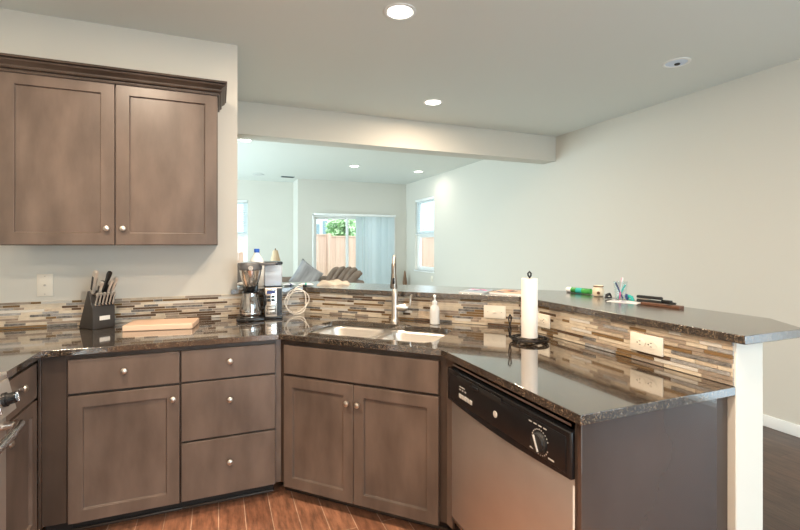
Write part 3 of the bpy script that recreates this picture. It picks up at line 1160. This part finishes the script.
# faucet
FX, FYY = 1.025, 2.62
t = thing('faucet', 'tall brushed nickel pull-down faucet behind the sink', 'faucet', (FX, FYY, C1), R(-24))
MB().lathe([(.029, 0), (.029, .004), (.024, .010), (.0205, .02), (.0195, .15), (.0185, .19), (.012, .205)], n=24).build('body', 'faucet', t)
pts = [(0, 0, .19), (0, 0, .33)] + [(0, -.065 + .065 * math.cos(R(a)), .345 + .065 * math.sin(R(a))) for a in range(0, 181, 15)]
pts += [(0, -.13, .335)]
MB().tube(pts, .0105, 14).build('spout', 'faucet', t)
m = MB().lathe([(.011, .372), (.0135, .368), (.0145, .318), (.0138, .314), (.0150, .310), (.0185, .270), (.0225, .226), (.0215, .2215), (.016, .2205)], c=(0, -.13, 0), n=24)
sh = m.build('spray_head', 'faucet_dark', t)
MB().box(-.007, .007, -.155, -.146, .25, .285, bev=.003).build('spray_button', 'black', sh)
h = MB().tube([(.014, 0, .088), (.070, -.004, .090), (.082, -.004, .090)], [.021, .023, .017], 16).build('handle_hub', 'faucet', t)
MB().tube([(.072, -.004, .094), (.094, -.006, .104), (.098, -.006, .130), (.100, -.008, .158), (.110, -.010, .172)], [.009, .009, .007, .006, .005], 10).build('lever', 'faucet', h)

# soap bottle
t = thing('soap_bottle', 'clear white hand soap pump bottle beside the faucet', 'soap bottle', (1.215, 2.44, C1), R(-30))
MB().lathe([(.026, 0), (.030, .004), (.030, .085), (.027, .105), (.016, .118), (.013, .124)], n=24, sy=.75).build('bottle', 'soap', t)
MB().lathe([(.014, .122), (.015, .126), (.015, .142), (.006, .144), (.005, .17)], n=18).build('collar', 'bottle', t)
MB().tube([(0, .006, .168), (0, -.004, .173), (0, -.035, .170)], [.009, .009, .005], 10).build('pump_head', 'bottle', t)

# ------------------------------------------------------------------ outlets
def duplex(name, label, loc, rz, w, h, kind):
    """plate facing local -y, centred"""
    t = thing(name, label, 'outlet', loc, rz)
    MB().box(-w / 2, w / 2, -.007, 0, -h / 2, h / 2, bev=.002).build('cover_plate', 'plate', t)
    if kind == 'duplex':
        for s in (-1, 1):
            r = MB().lathe([(.021, -.0070), (.021, -.0088), (.019, -.0092)], c=(s * .026, 0, 0), n=24, axis='y', sx=1.15, sy=.9).build('receptacle', 'plate', t)
            m = MB().box(s * .026 - .004, s * .026 + .004, -.0096, -.0090, .006, .0085)
            m.box(s * .026 - .004, s * .026 + .004, -.0096, -.0090, -.0085, -.006)
            m.lathe([(.003, -.0090), (.003, -.0096)], c=(s * .026 - .012, 0, 0), n=10, axis='y')
            m.build('slots', 'slot', r)
        MB().lathe([(.003, -.007), (.003, -.0085)], n=12, axis='y').build('screw', 'knob', t)
    elif kind == 'switch':
        MB().box(-.012, .012, -.0085, -.007, -.006, .006, bev=.001).build('switch_surround', 'plate', t)
        MB().box(-.011, .0, -.016, -.0085, -.003, .003, bev=.001).build('toggle', 'plate', t)
        for s in (-1, 1):
            MB().lathe([(.003, -.007), (.003, -.0085)], c=(s * .040, 0, 0), n=12, axis='y').build('screw', 'knob', t)
    else:
        MB().lathe([(.006, -.007), (.006, -.012), (.0035, -.013)], n=14, axis='y').build('jack', 'knob', t)
        for s in (-1, 1):
            MB().lathe([(.003, -.007), (.003, -.0085)], c=(0, 0, s * .052), n=12, axis='y').build('screw', 'knob', t)
    return t


XT = PW0 - .0112
duplex('wall_outlet', 'horizontal ivory double outlet on the backsplash near the bar end', (XT, 1.320, .993), -PI / 2, .150, .074, 'duplex')
duplex('wall_outlet', 'ivory outlet half hidden behind the paper towel roll', (XT, 1.962, .988), -PI / 2, .135, .072, 'duplex')
q = Vector((1.521, 2.256))
nn = Vector((-SQ, -SQ))
s_t = (S0 - .0112 / SQ)
q = q + e2 * ((s_t - (q.x + q.y)) * SQ)
duplex('wall_switch', 'horizontal ivory switch plate on the sink backsplash', (q.x, q.y, .998), -PI / 4, .130, .075, 'switch')
duplex('cable_plate', 'upright ivory wall plate above the backsplash left of the knife block', (-.944, YW - .0003, 1.160), 0, .077, .130, 'jack')
duplex('wall_outlet', 'small outlet low on the right living room wall below the window', (XR, 7.97, .72), -PI / 2 + PI, .07, .115, 'duplex')
o = kids(bpy.data.objects['wall_outlet.002'])
bpy.data.objects['wall_outlet.002'].rotation_euler = (0, 0, -PI / 2)
tag(o[0])

# ------------------------------------------------------------------ knife block and knives
KB = Vector((-.660, 3.0))
KR = R(38)
t = thing('knife_block', 'black slanted knife block with a small white label', 'knife block', (KB.x, KB.y, C1), KR)
MB().prism_x([(0, .001), (0, .118), (.045, .212), (.058, .219), (.155, .001)], 0, .120).build('block', 'block', t, bev=.002)
MB().box(.036, .092, -.0012, 0.0, .050, .074).build('label_plate', 'label', t)
ax = Vector((0, -.25, .97)).normalized()


def knife(name, label, lx, ly, lz, length, wd, th, group, inlay, tilt=0):
    k = thing(name, label, 'knife', (0, 0, 0), 0, group)
    c, s = math.cos(KR), math.sin(KR)
    k.location = (KB.x + lx * c - ly * s, KB.y + lx * s + ly * c, C1 + lz)
    d = Euler((R(23), R(tilt), 0)).to_matrix()
    k.rotation_euler = (Matrix.Rotation(KR, 3, 'Z') @ d).to_euler()
    MB().box(-th * .45, th * .45, -wd * .5, wd * .5, .0, .012, bev=.001).build('bolster', 'steel_bright', k)
    b = MB()
    rg = []
    for (f, sc, off) in ((.012, .8, 0), (length * .3, 1.0, 0), (length * .6, .85, .001), (length * .88, 1.05, -.001), (length * .97, .95, -.004), (length, .55, -.005)):
        rg.append([(x * sc, y * sc + off, f) for x, y in ((-th / 2, -wd * .35), (-th * .3, -wd / 2), (th * .3, -wd / 2), (th / 2, -wd * .35), (th / 2, wd * .35), (th * .3, wd / 2), (-th * .3, wd / 2), (-th / 2, wd * .35))])
    b.rings(rg)
    hd = b.build('handle', 'blackhandle' if inlay == 'black' else 'knifesteel', k)
    if inlay == 'mixed':
        for sx in (-1, 1):
            MB().box(sx * th * .5 - .0006, sx * th * .5 + .0006, -wd * .28, wd * .28, length * .2, length * .75).build('inlay', 'blackhandle', hd)
    return k


def slope(u):
    return (u * .045, .118 + u * .094)


ords = ('leftmost', 'second', 'third', 'fourth', 'fifth', 'rightmost')
for i in range(6):
    ly, lz = slope(.16)
    knife('steak_knife', '%s steak knife in the low front row of the knife block' % ords[i], .014 + i * .0184, ly, lz + .001, .086, .017, .0095, 'steak knives in the knife block', 'mixed')
for (nm, lab, lx, u, L, wd, th, inl, tl) in (
        ('chef_knife', 'tallest steel-handled knife at the left of the knife block', .018, .86, .150, .030, .021, 'mixed', -5),
        ('carving_knife', 'shorter steel-handled knife in front of the tallest one', .036, .50, .120, .026, .018, 'mixed', 0),
        ('kitchen_shears', 'black-handled shears standing in the middle of the knife block', .055, .84, .085, .028, .018, 'black', 0),
        ('bread_knife', 'black-topped knife leaning right behind the others in the block', .078, .88, .140, .028, .019, 'black', 3),
        ('slicing_knife', 'slim steel-handled knife right of the shears', .076, .48, .128, .024, .016, 'mixed', 5),
        ('boning_knife', 'rightmost tall steel-handled knife in the knife block', .102, .62, .128, .026, .018, 'mixed', 7)):
    ly, lz = slope(u)
    knife(nm, lab, lx, ly, lz + .001, L, wd, th, 'large knives in the knife block', inl, tl)

# cutting board
t = thing('cutting_board', 'pale striped bamboo cutting board lying right of the knife block', 'cutting board', (-.300, 2.965, C1 + .0005), R(-8))
t.scale = (.94, 1, 1)
m = MB().prism([(-.195, -.11), (.185, -.11), (.19, -.10), (.19, .09), (.18, .10), (-.175, .10), (-.195, .08)], 0, .032)
m.build('board', 'boardwood', t, bev=.005, seg=3)

# ------------------------------------------------------------------ coffee maker
t = thing('coffee_maker', 'black and steel coffee maker in the corner with a clear water tank', 'coffee maker', (.26, 3.02, C1 + .0005), R(-3))
MB().box(-.155, .012, -.072, .115, 0, .022, bev=.006).build('base', 'black', t)
MB().lathe([(.060, .022), (.060, .026)], c=(-.070, .010, 0), n=28).build('hot_plate', 'steel_bright', t)
MB().box(.016, .128, -.010, .150, 0, .014, bev=.004).build('tower_foot', 'black', t)
tw = MB().box(.018, .126, -.012, .150, .0145, .205, bev=.006).build('tower', 'steel', t)
fp = MB().box(.024, .088, -.0165, -.0125, .03, .195, bev=.001).build('control_panel', 'steel_bright', tw)
MB().box(.030, .082, -.0180, -.0166, .165, .185).build('display', 'navy', fp)
for r_ in range(2):
    for c_ in range(2):
        MB().box(.031 + c_ * .027, .053 + c_ * .027, -.0180, -.0166, .115 + r_ * .022, .133 + r_ * .022, bev=.0006).build('button', 'black', fp)
for zz in (.045, .065, .085):
    MB().box(.034, .078, -.0178, -.0166, zz, zz + .012, bev=.0006).build('button', 'knob', fp)
MB().box(.092, .124, -.0140, -.0121, .02, .20).build('side_strip', 'black', tw)
wt = MB().box(.016, .126, -.008, .145, .212, .352, bev=.010).build('water_tank', 'glassy', t)
M['water'] = pm('tank_water', (.70, .80, .95), .05, trans=.8, ior=1.33)
MB().box(.022, .120, -.002, .139, .217, .285, bev=.006).build('water', 'water', wt)
MB().box(.012, .130, -.012, .150, .353, .372, bev=.006).build('tank_lid', 'black', t)
MB().box(.014, .128, -.010, .148, .2055, .2115).build('tank_seat', 'black', t)
MB().box(-.115, -.02, .092, .150, .022, .335, bev=.010).build('column', 'black', t)
MB().lathe([(.040, .218), (.043, .225), (.057, .265), (.068, .32)], c=(-.070, .005, 0), n=32).build('brew_basket', 'steel_bright', t)
MB().lathe([(.024, .185), (.030, .20), (.034, .2175)], c=(-.070, .005, 0), n=24).build('drip_stop', 'black', t)
M['lidgrey'] = pm('lid_grey', (.10, .10, .105), .35)
ld = MB().lathe([(.068, .3205), (.072, .326), (.072, .356), (.064, .368), (.02, .374)], c=(-.070, .005, 0), n=32).build('basket_lid', 'lidgrey', t)
MB().lathe([(.016, .0), (.015, -.006)], c=(-.070, -.066, .336), n=16, axis='y').build('dial', 'steel_bright', ld)
MB().box(-.02, .085, -.055, -.025, .350, .368, bev=.006).build('lid_arm', 'lidgrey', ld)

t = thing('coffee_carafe', 'glass and steel coffee carafe standing on the coffee maker plate', 'carafe', (.26 - .070 + .001, 3.02 + .012, C1 + .0272), R(-3))
MB().lathe([(.056, 0), (.066, .004), (.070, .02), (.067, .06), (.057, .110), (.050, .14), (.050, .148)], n=32, cap=False).build('glass', 'carafe', t)
MB().lathe([(.056, .0015), (.0645, .005), (.0680, .02), (.0676, .030), (.001, .030)], n=32).build('coffee', 'coffee', t)
MB().lathe([(.0505, .1485), (.052, .150), (.052, .154), (.03, .1565)], n=28).build('lid', 'black', t)
MB().lathe([(.0703, .018), (.0713, .019), (.0713, .026), (.0703, .027)], n=32, cap=False).build('band', 'steel_bright', t)
MB().tube([(.046, -.022, .146), (.072, -.036, .146), (.086, -.042, .125), (.084, -.042, .07), (.066, -.033, .040)], [.007, .009, .009, .009, .007], 10).build('handle', 'black', t)

# ------------------------------------------------------------------ cord coil against the corner backsplash
pts = []
cx, cy, cz = .505, 3.150, 1.004
for i in range(75):
    a = i / 74 * 4.6 * PI + 1.0
    rr = .075 - .010 * math.sin(i * .35)
    pts.append((cx + .006 * math.sin(i * .5) + rr * math.cos(a), cy + .030 * (1 - (rr * math.sin(a) + .075) / .15) * -1 + .022 * ((rr * math.sin(a) + .075) / .15), cz + rr * math.sin(a)))
tailstart = Vector(pts[-1])
tail = [tuple(tailstart.lerp(Vector((.435, 3.165, 1.02)), .5)), (.445, 3.172, 1.03), (.475, 3.178, 1.068), (.502, 3.182, 1.097), (.53, 3.20, 1.1035), (.56, 3.23, 1.101)]
t = thing('power_cord', 'ivory power cord looped in front of the corner backsplash', 'cord')
MB().tube(pts + tail, .0032, 8).build('cable', 'cord', t)
MB().box(.555, .585, 3.222, 3.242, 1.098, 1.112, bev=.003).build('plug', 'black', t)

# ------------------------------------------------------------------ paper towel holder and roll
PX, PY = 1.4407, 1.8335
t = thing('paper_towel_holder', 'black wrought iron paper towel holder on the worktop', 'holder', (PX, PY, C1))
rg = []
for (rad, z) in ((.092, .017), (.068, .017)):
    tor = [(rad * math.cos(2 * PI * i / 32), rad * math.sin(2 * PI * i / 32), z) for i in range(32)]
    MB().tube(tor, .0042, 8, closed=True).build('ring', 'iron', t)
m = MB().tube([((.080 + .011 * math.sin(a_ * 12)) * math.cos(a_), (.080 + .011 * math.sin(a_ * 12)) * math.sin(a_), .017) for a_ in [2 * PI * k_ / 144 for k_ in range(144)]], .0025, 6, closed=True)
m.build('scrollwork', 'iron', t)
m = MB().tube([(-.062, 0, .017), (.062, 0, .017)], .004, 8).tube([(0, -.062, .017), (0, .062, .017)], .004, 8)
m.build('cross_bar', 'iron', t)
for a in (20, 110, 200, 290):
    MB().lathe([(.001, .0005), (.007, .003), (.008, .008), (.005, .013), (.001, .014)], c=(.092 * math.cos(R(a)), .092 * math.sin(R(a)), 0), n=12).build('foot', 'iron', t)
MB().tube([(0, 0, .018), (0, 0, .318), (.008, 0, .328), (.010, 0, .340), (0, 0, .349), (-.010, 0, .340), (-.008, 0, .330), (0, 0, .322)], .0042, 8).build('post', 'iron', t)
ta = Vector((-.82, .57, 0)).normalized() * .095
loop = [(ta.x, ta.y, .017), (ta.x * 1.02 - .012, ta.y - .008, .06), (ta.x + .012, ta.y + .008, .095), (ta.x + .016, ta.y + .010, .118), (ta.x, ta.y, .130), (ta.x - .016, ta.y - .010, .118), (ta.x - .010, ta.y - .007, .095), (ta.x + .012, ta.y + .008, .055), (ta.x + .006, ta.y + .006, .019)]
MB().tube(loop, .0036, 8).build('side_loop', 'iron', t)
t = thing('paper_towel_roll', 'tall white paper towel roll on the iron holder', 'paper towel roll', (PX, PY, C1 + .0225))
m = MB().lathe([(.019, .001), (.0395, .0), (.040, .003), (.040, .289), (.0385, .293), (.019, .293), (.019, .001)], n=40, cap=False)
m.build('sheets', 'paper', t)
M['card'] = pm('cardboard', (.45, .33, .22), .9)
MB().lathe([(.0185, .001), (.0185, .293), (.0165, .293), (.0165, .001), (.0185, .001)], n=24, cap=False).build('core', 'card', t)

# ------------------------------------------------------------------ things on the bar top
BT = 1.0972
# magazines on the diagonal part
def sheet(name, label, cat, c, rz, w, d, h, cover, group=None, z=0):
    t = thing(name, label, cat, (c[0], c[1], BT + z), R(rz), group)
    MB().box(-w / 2, w / 2, -d / 2, d / 2, .0, h, bev=.001).build('pages', 'paperw', t)
    m = MB().box(-w / 2, w / 2, -d / 2, d / 2, h, h + .0008)
    cv = m.build('cover', cover[0], t)
    k = MB()
    rnd = random.Random(name + label)
    for i in range(9 if len(cover) > 3 else 7):
        x0 = rnd.uniform(-w * .46, w * .2)
        y0 = rnd.uniform(-d * .46, d * .3)
        k.box(x0, x0 + rnd.uniform(.2, .4) * w * .6, y0, y0 + rnd.uniform(.1, .2) * d, h + .0008, h + .0012, i % (len(cover) - 1))
    k.build('print', list(cover[1:]), cv)
    return t


sheet('magazine', 'pale blue magazine with a pink edge, left of the flyer on the bar', 'magazine', (1.53, 2.47), -52, .16, .22, .006, ('magblue', 'navy', 'house', 'pink', 'pink'), 'magazines on the bar')
sheet('magazine', 'colourful orange and white flyer nearest the paper towel roll', 'magazine', (1.675, 2.30), -58, .20, .22, .011, ('magtan', 'red', 'shade', 'navy', 'paperw', 'leather', 'magblue'), 'magazines on the bar')

# cloth, wrapper and jug near the coffee maker
t = thing('folded_cloth', 'crumpled oat-coloured cloth on the bar in front of the sofa', 'cloth', (.80, 3.30, BT), R(-20))
m = MB()
b = m.bm
NX, NY = 22, 12
rnd = random.Random(4)
gv = []
for i in range(NX + 1):
    row = []
    for j in range(NY + 1):
        u_, v_ = i / NX * 2 - 1, j / NY * 2 - 1
        edge = max(0, 1 - max(abs(u_), abs(v_)) ** 5)
        z = edge * (.026 + .009 * math.sin(u_ * 7 + v_ * 3) + .006 * math.sin(v_ * 9 - u_ * 4))
        row.append(b.verts.new((u_ * .12 + .006 * math.sin(v_ * 6), v_ * .075 + .006 * math.sin(u_ * 8), max(.0, z))))
    gv.append(row)
for i in range(NX):
    for j in range(NY):
        b.faces.new((gv[i][j], gv[i + 1][j], gv[i + 1][j + 1], gv[i][j + 1]))
tag(m.build('cloth', 'cloth', t, sharp=180))
o = kids(t)[0]
o.modifiers.new('s', 'SOLIDIFY').thickness = .004


def packet(label, c, rz, w, d, h, mats, name='snack_packet'):
    t = thing(name, label, 'packet', (c[0], c[1], BT), R(rz))
    rg = []
    for (f, sc) in ((-1, .04), (-.9, .15), (-.5, .9), (0, 1), (.5, .9), (.9, .15), (1, .04)):
        rg.append([(f * w / 2, math.cos(a) * d / 2 * (.85 + .15 * sc), h / 2 + math.sin(a) * h / 2 * sc) for a in [2 * PI * k / 12 for k in range(12)]])
    MB().rings(rg).build('wrapper', mats[0], t)
    m = MB()
    m.rings([[(f * w / 2, math.cos(a) * d / 2 * 1.003, h / 2 + math.sin(a) * h / 2 * 1.03) for a in [2 * PI * k / 12 for k in range(12)]] for f in (-.15, .15)])
    m.build('printed_band', mats[1], t)
    return t


packet('white packet with a teal band left of the cloth on the bar', (.59, 3.275), -20, .11, .06, .022, ('paperw', 'teal'))
packet('white packet with a teal band on the bar end left of the coffee maker', (.165, 3.40), 15, .10, .06, .035, ('paperw', 'teal'))
packet('dark printed packet between the coffee maker and the cord', (.475, 3.33), 30, .10, .05, .02, ('house', 'navy'))

t = thing('water_jug', 'white plastic jug with a blue cap behind the coffee maker', 'jug', (.258, 3.42, BT))
MB().lathe([(.046, 0), (.050, .006), (.050, .165), (.045, .19), (.022, .225), (.0165, .235), (.0165, .246)], n=28).build('jug', 'bottle', t)
MB().lathe([(.019, .243), (.0195, .246), (.0195, .268), (.017, .271)], n=20).build('cap', 'blue', t)

# tube, jar, cup, papers, flat iron, case near the back edge of the bar
t = thing('wrapped_roll', 'small roll in green printed wrap with a white end, beside the jar', 'roll', (2.055, 2.135, BT), R(-78))
MB().lathe([(.017, -.075), (.0175, -.073), (.0175, .075)], c=(0, 0, .018), n=20, axis='x').build('wrap', 'green', t)
MB().lathe([(.010, -.092), (.017, -.088), (.0178, -.0755), (.0178, -.055)], c=(0, 0, .018), n=20, axis='x').build('end_cap', 'paperw', t)
MB().lathe([(.0179, -.02), (.0179, .02)], c=(0, 0, .018), n=20, axis='x', cap=False).build('band', 'teal', t)
t = thing('ceramic_jar', 'small cream ceramic jar with a brown motif on the bar edge', 'jar', (2.050, 1.985, BT))
MB().lathe([(.022, 0), (.028, .004), (.033, .022), (.031, .042), (.025, .052), (.025, .056), (.028, .062), (.025, .063), (.022, .056), (.001, .05)], n=28).build('pot', 'cream', t)
m = MB().lathe([(.009, 0), (.009, .0012)], n=14)
m.build('motif', 'leather', t, loc=(-.0235, -.023, .022), rot=(R(90), 0, R(-45)))
MB().lathe([(.0285, .056), (.029, .058), (.0285, .062)], n=28, cap=False).build('rim_band', 'wood_lt', t)

t = thing('plastic_cup', 'clear plastic cup of hair clips and pens on the bar', 'cup', (2.055, 1.835, BT))
MB().lathe([(.026, .0), (.036, .098), (.035, .098), (.025, .002), (.001, .002)], n=24, cap=False).build('cup_wall', 'clearfilm', t)
for i, (mt, a, l_) in enumerate((('pink', 20, .115), ('navy', 140, .09), ('paperw', 250, .12), ('teal', 320, .08))):
    p0 = Vector((.012 * math.cos(R(a + 180)), .012 * math.sin(R(a + 180)), .004))
    p1 = Vector((.024 * math.cos(R(a)), .024 * math.sin(R(a)), l_))
    tag(MB().tube([p0, p0.lerp(p1, .5), p1], .0042, 8).build('pen', mt, loc=(2.055, 1.835, BT)), '%s pen standing in the clear plastic cup' % {'pink': 'pink', 'navy': 'dark blue', 'paperw': 'white', 'teal': 'teal'}[mt], 'pen', 'pens in the plastic cup')
for i, (dx_, dy_, mt, lab) in enumerate(((-.045, .030, 'black_matte', 'black hair clip lying left of the plastic cup'), (.0, -.052, 'navy', 'dark blue hair clip lying right of the plastic cup'), (-.01, -.085, 'teal', 'teal hair clip nearest the papers'))):
    k = thing('hair_clip', lab, 'hair clip', (2.045 + dx_, 1.835 + dy_, BT + .001), R(40 * i), 'hair clips on the bar')
    MB().tube([(-.022, 0, .006), (-.01, .003, .020), (.01, .003, .026), (.022, 0, .010)], [.005, .009, .008, .004], 8).build('upper_jaw', mt, k)
    MB().tube([(-.024, 0, .005), (.0, .0, .0055), (.024, 0, .005)], [.003, .005, .003], 8).build('lower_jaw', mt, k)
sheet('paper_sheet', 'white printed sheet with blue lines under the hair clips', 'paper', (1.975, 1.735), -70, .15, .10, .0006, ('paperw', 'navy', 'house'))

t = thing('flat_iron', 'black hair flat iron lying on the bar behind the brown case', 'hair iron', (2.050, 1.625, BT + .0005), R(-83))
t.scale = (.68, 1, 1.15)
MB().box(-.13, .06, -.012, .012, .020, .032, bev=.005).build('upper_arm', 'black_matte', t)
MB().box(-.13, .06, -.012, .012, .001, .015, bev=.005).build('lower_arm', 'black_matte', t)
MB().box(.06, .13, -.011, .011, .002, .022, bev=.004).build('hinge', 'black', t)
MB().box(-.125, -.03, -.010, .010, .015, .020).build('plates', 'knob', t)
MB().tube([(.13, 0, .012), (.155, .006, .010), (.165, -.012, .008), (.140, -.026, .006), (.10, -.030, .0055)], .004, 8).build('cable', 'black_matte', t)
t = thing('brown_case', 'flat brown leather case lying before the flat iron', 'case', (1.99, 1.535, BT + .0005), R(-80))
MB().prism([(-.10, -.012), (.09, -.022), (.10, .0), (.09, .022), (-.10, .012)], 0, .013).build('sleeve', 'leather', t, bev=.003)
MB().box(.03, .05, -.022, .022, .013, .0145).build('strap', 'slot', t)

# ------------------------------------------------------------------ living room furniture
t = thing('channel_sofa', 'taupe sofa with rounded channel cushions before the sliding door', 'sofa', (2.02, 8.40, 0), 0)
MB().box(-1.0, .55, -.42, .42, .12, .30, bev=.04, seg=3).build('base', 'sofa2', t)
for (x_, y_) in ((-.94, -.36), (.49, -.36), (-.94, .36), (.49, .36)):
    MB().lathe([(.025, 0), (.035, .12)], c=(x_, y_, 0), n=14).build('foot', 'wood_lt', t)
MB().box(-.95, .0, -.38, .30, .30, .43, bev=.05, seg=3).build('seat_cushion', 'sofa2', t)
MB().box(-1.0, .0, .30, .44, .30, .78, bev=.05, seg=3).build('backrest', 'sofa2', t)
for i, (xa, xb, zb, r_) in enumerate(((-.225, .063, .945, .050), (-.145, .18, .950, .052), (-.045, .30, .940, .054), (.07, .385, .925, .058), (.15, .47, .850, .075))):
    # rounded channels leaning to the right, each overlapping the one before
    pp = [(xa + (xb - xa) * q ** 1.25, -.12 - .028 * i, .36 + (zb - .36) * (1 - (1 - q) ** 1.7)) for q in [k / 10 for k in range(11)]]
    pp.append((xb + .035, -.12 - .028 * i, zb - .012))
    rr = [r_ * .9] * 3 + [r_] * 5 + [r_ * 1.02, r_ * .95, r_ * .75, r_ * .30]
    MB().tube(pp, rr, 16).build('channel_cushion', 'sofa2', t, sharp=80)
MB().box(.20, .55, -.30, .40, .30, .72, bev=.05, seg=3).build('arm', 'sofa2', t)

t = thing('throw_pillow', 'grey striped throw pillow standing on its corner on the sofa', 'pillow', (1.49, 8.24, .80))
m = MB()
b = m.bm
gv = {}
N = 12
for sd in (0, 1):
    for i in range(N + 1):
        for j in range(N + 1):
            u_, v_ = i / N * 2 - 1, j / N * 2 - 1
            if sd and (i in (0, N) or j in (0, N)):
                gv[sd, i, j] = gv[0, i, j]
                continue
            bulge = .085 * ((1 - u_ ** 2) * (1 - v_ ** 2)) ** .45
            pin = 1 - .10 * (1 - abs(u_)) * abs(v_) ** 3
            gv[sd, i, j] = b.verts.new((u_ * .25 * (1 - .08 * (1 - v_ * v_)), (bulge if sd else -bulge), v_ * .25 * (1 - .08 * (1 - u_ * u_))))
for sd in (0, 1):
    for i in range(N):
        for j in range(N):
            b.faces.new((gv[sd, i, j], gv[sd, i + 1, j], gv[sd, i + 1, j + 1], gv[sd, i, j + 1]))
bmesh.ops.recalc_face_normals(b, faces=b.faces)
m.build('cover', 'pillow', t, sharp=120, rot=(R(-10), R(36), R(8)))

t = thing('recliner', 'dark brown recliner showing beside the kitchen wall edge', 'armchair', (.02, 7.6, 0), R(-10))
MB().box(-.36, .36, -.40, .40, .0, .42, bev=.05, seg=3).build('base', 'sofa', t)
MB().box(-.30, .30, -.42, .22, .42, .54, bev=.05, seg=3).build('seat', 'sofa', t)
MB().box(-.36, .40, .24, .48, .42, 1.09, bev=.08, seg=4).build('backrest', 'sofa', t)
for s_ in (-1, 1):
    MB().box(s_ * .36 - .09, s_ * .36 + .09, -.42, .30, .12, .68, bev=.06, seg=3).build('armrest', 'sofa', t)

t = thing('side_table', 'small dark side table under the table lamp', 'table', (.90, 7.9, 0))
MB().lathe([(.24, .655), (.25, .66), (.25, .68), (.24, .685)], n=32).build('table_top', 'wood_lt', t)
MB().tube([(0, 0, .03), (0, 0, .656)], [.035, .028], 14).build('leg', 'wood_lt', t)
MB().lathe([(.16, .0), (.16, .02), (.05, .035)], n=28).build('base', 'wood_lt', t)
t = thing('table_lamp', 'table lamp with a flared beige shade in the living room', 'lamp', (.90, 7.9, .6855))
MB().lathe([(.065, 0), (.07, .01), (.03, .03), (.045, .11), (.05, .16), (.02, .22), (.012, .26), (.012, .34)], n=24).build('base', 'wood_lt', t)
m = MB().lathe([(.115, .30), (.040, .615), (.037, .615), (.112, .30)], n=32, cap=False)
m.build('lamp_shade', 'shade', t)
MB().lathe([(.040, .612), (.012, .618), (.009, .64), (.001, .65)], n=18).build('finial', 'wood_lt', t)

t = thing('corner_ornament', 'slim brown cone-shaped ornament standing in the far corner', 'ornament', (3.80, 9.10, 0))
MB().lathe([(.09, 0), (.09, .03), (.02, .05)], n=24).build('stand', 'wood_lt', t)
MB().lathe([(.022, .05), (.072, .10), (.065, .35), (.045, .60), (.018, .80), (.004, .83)], n=20).build('stem', 'wood_lt', t)
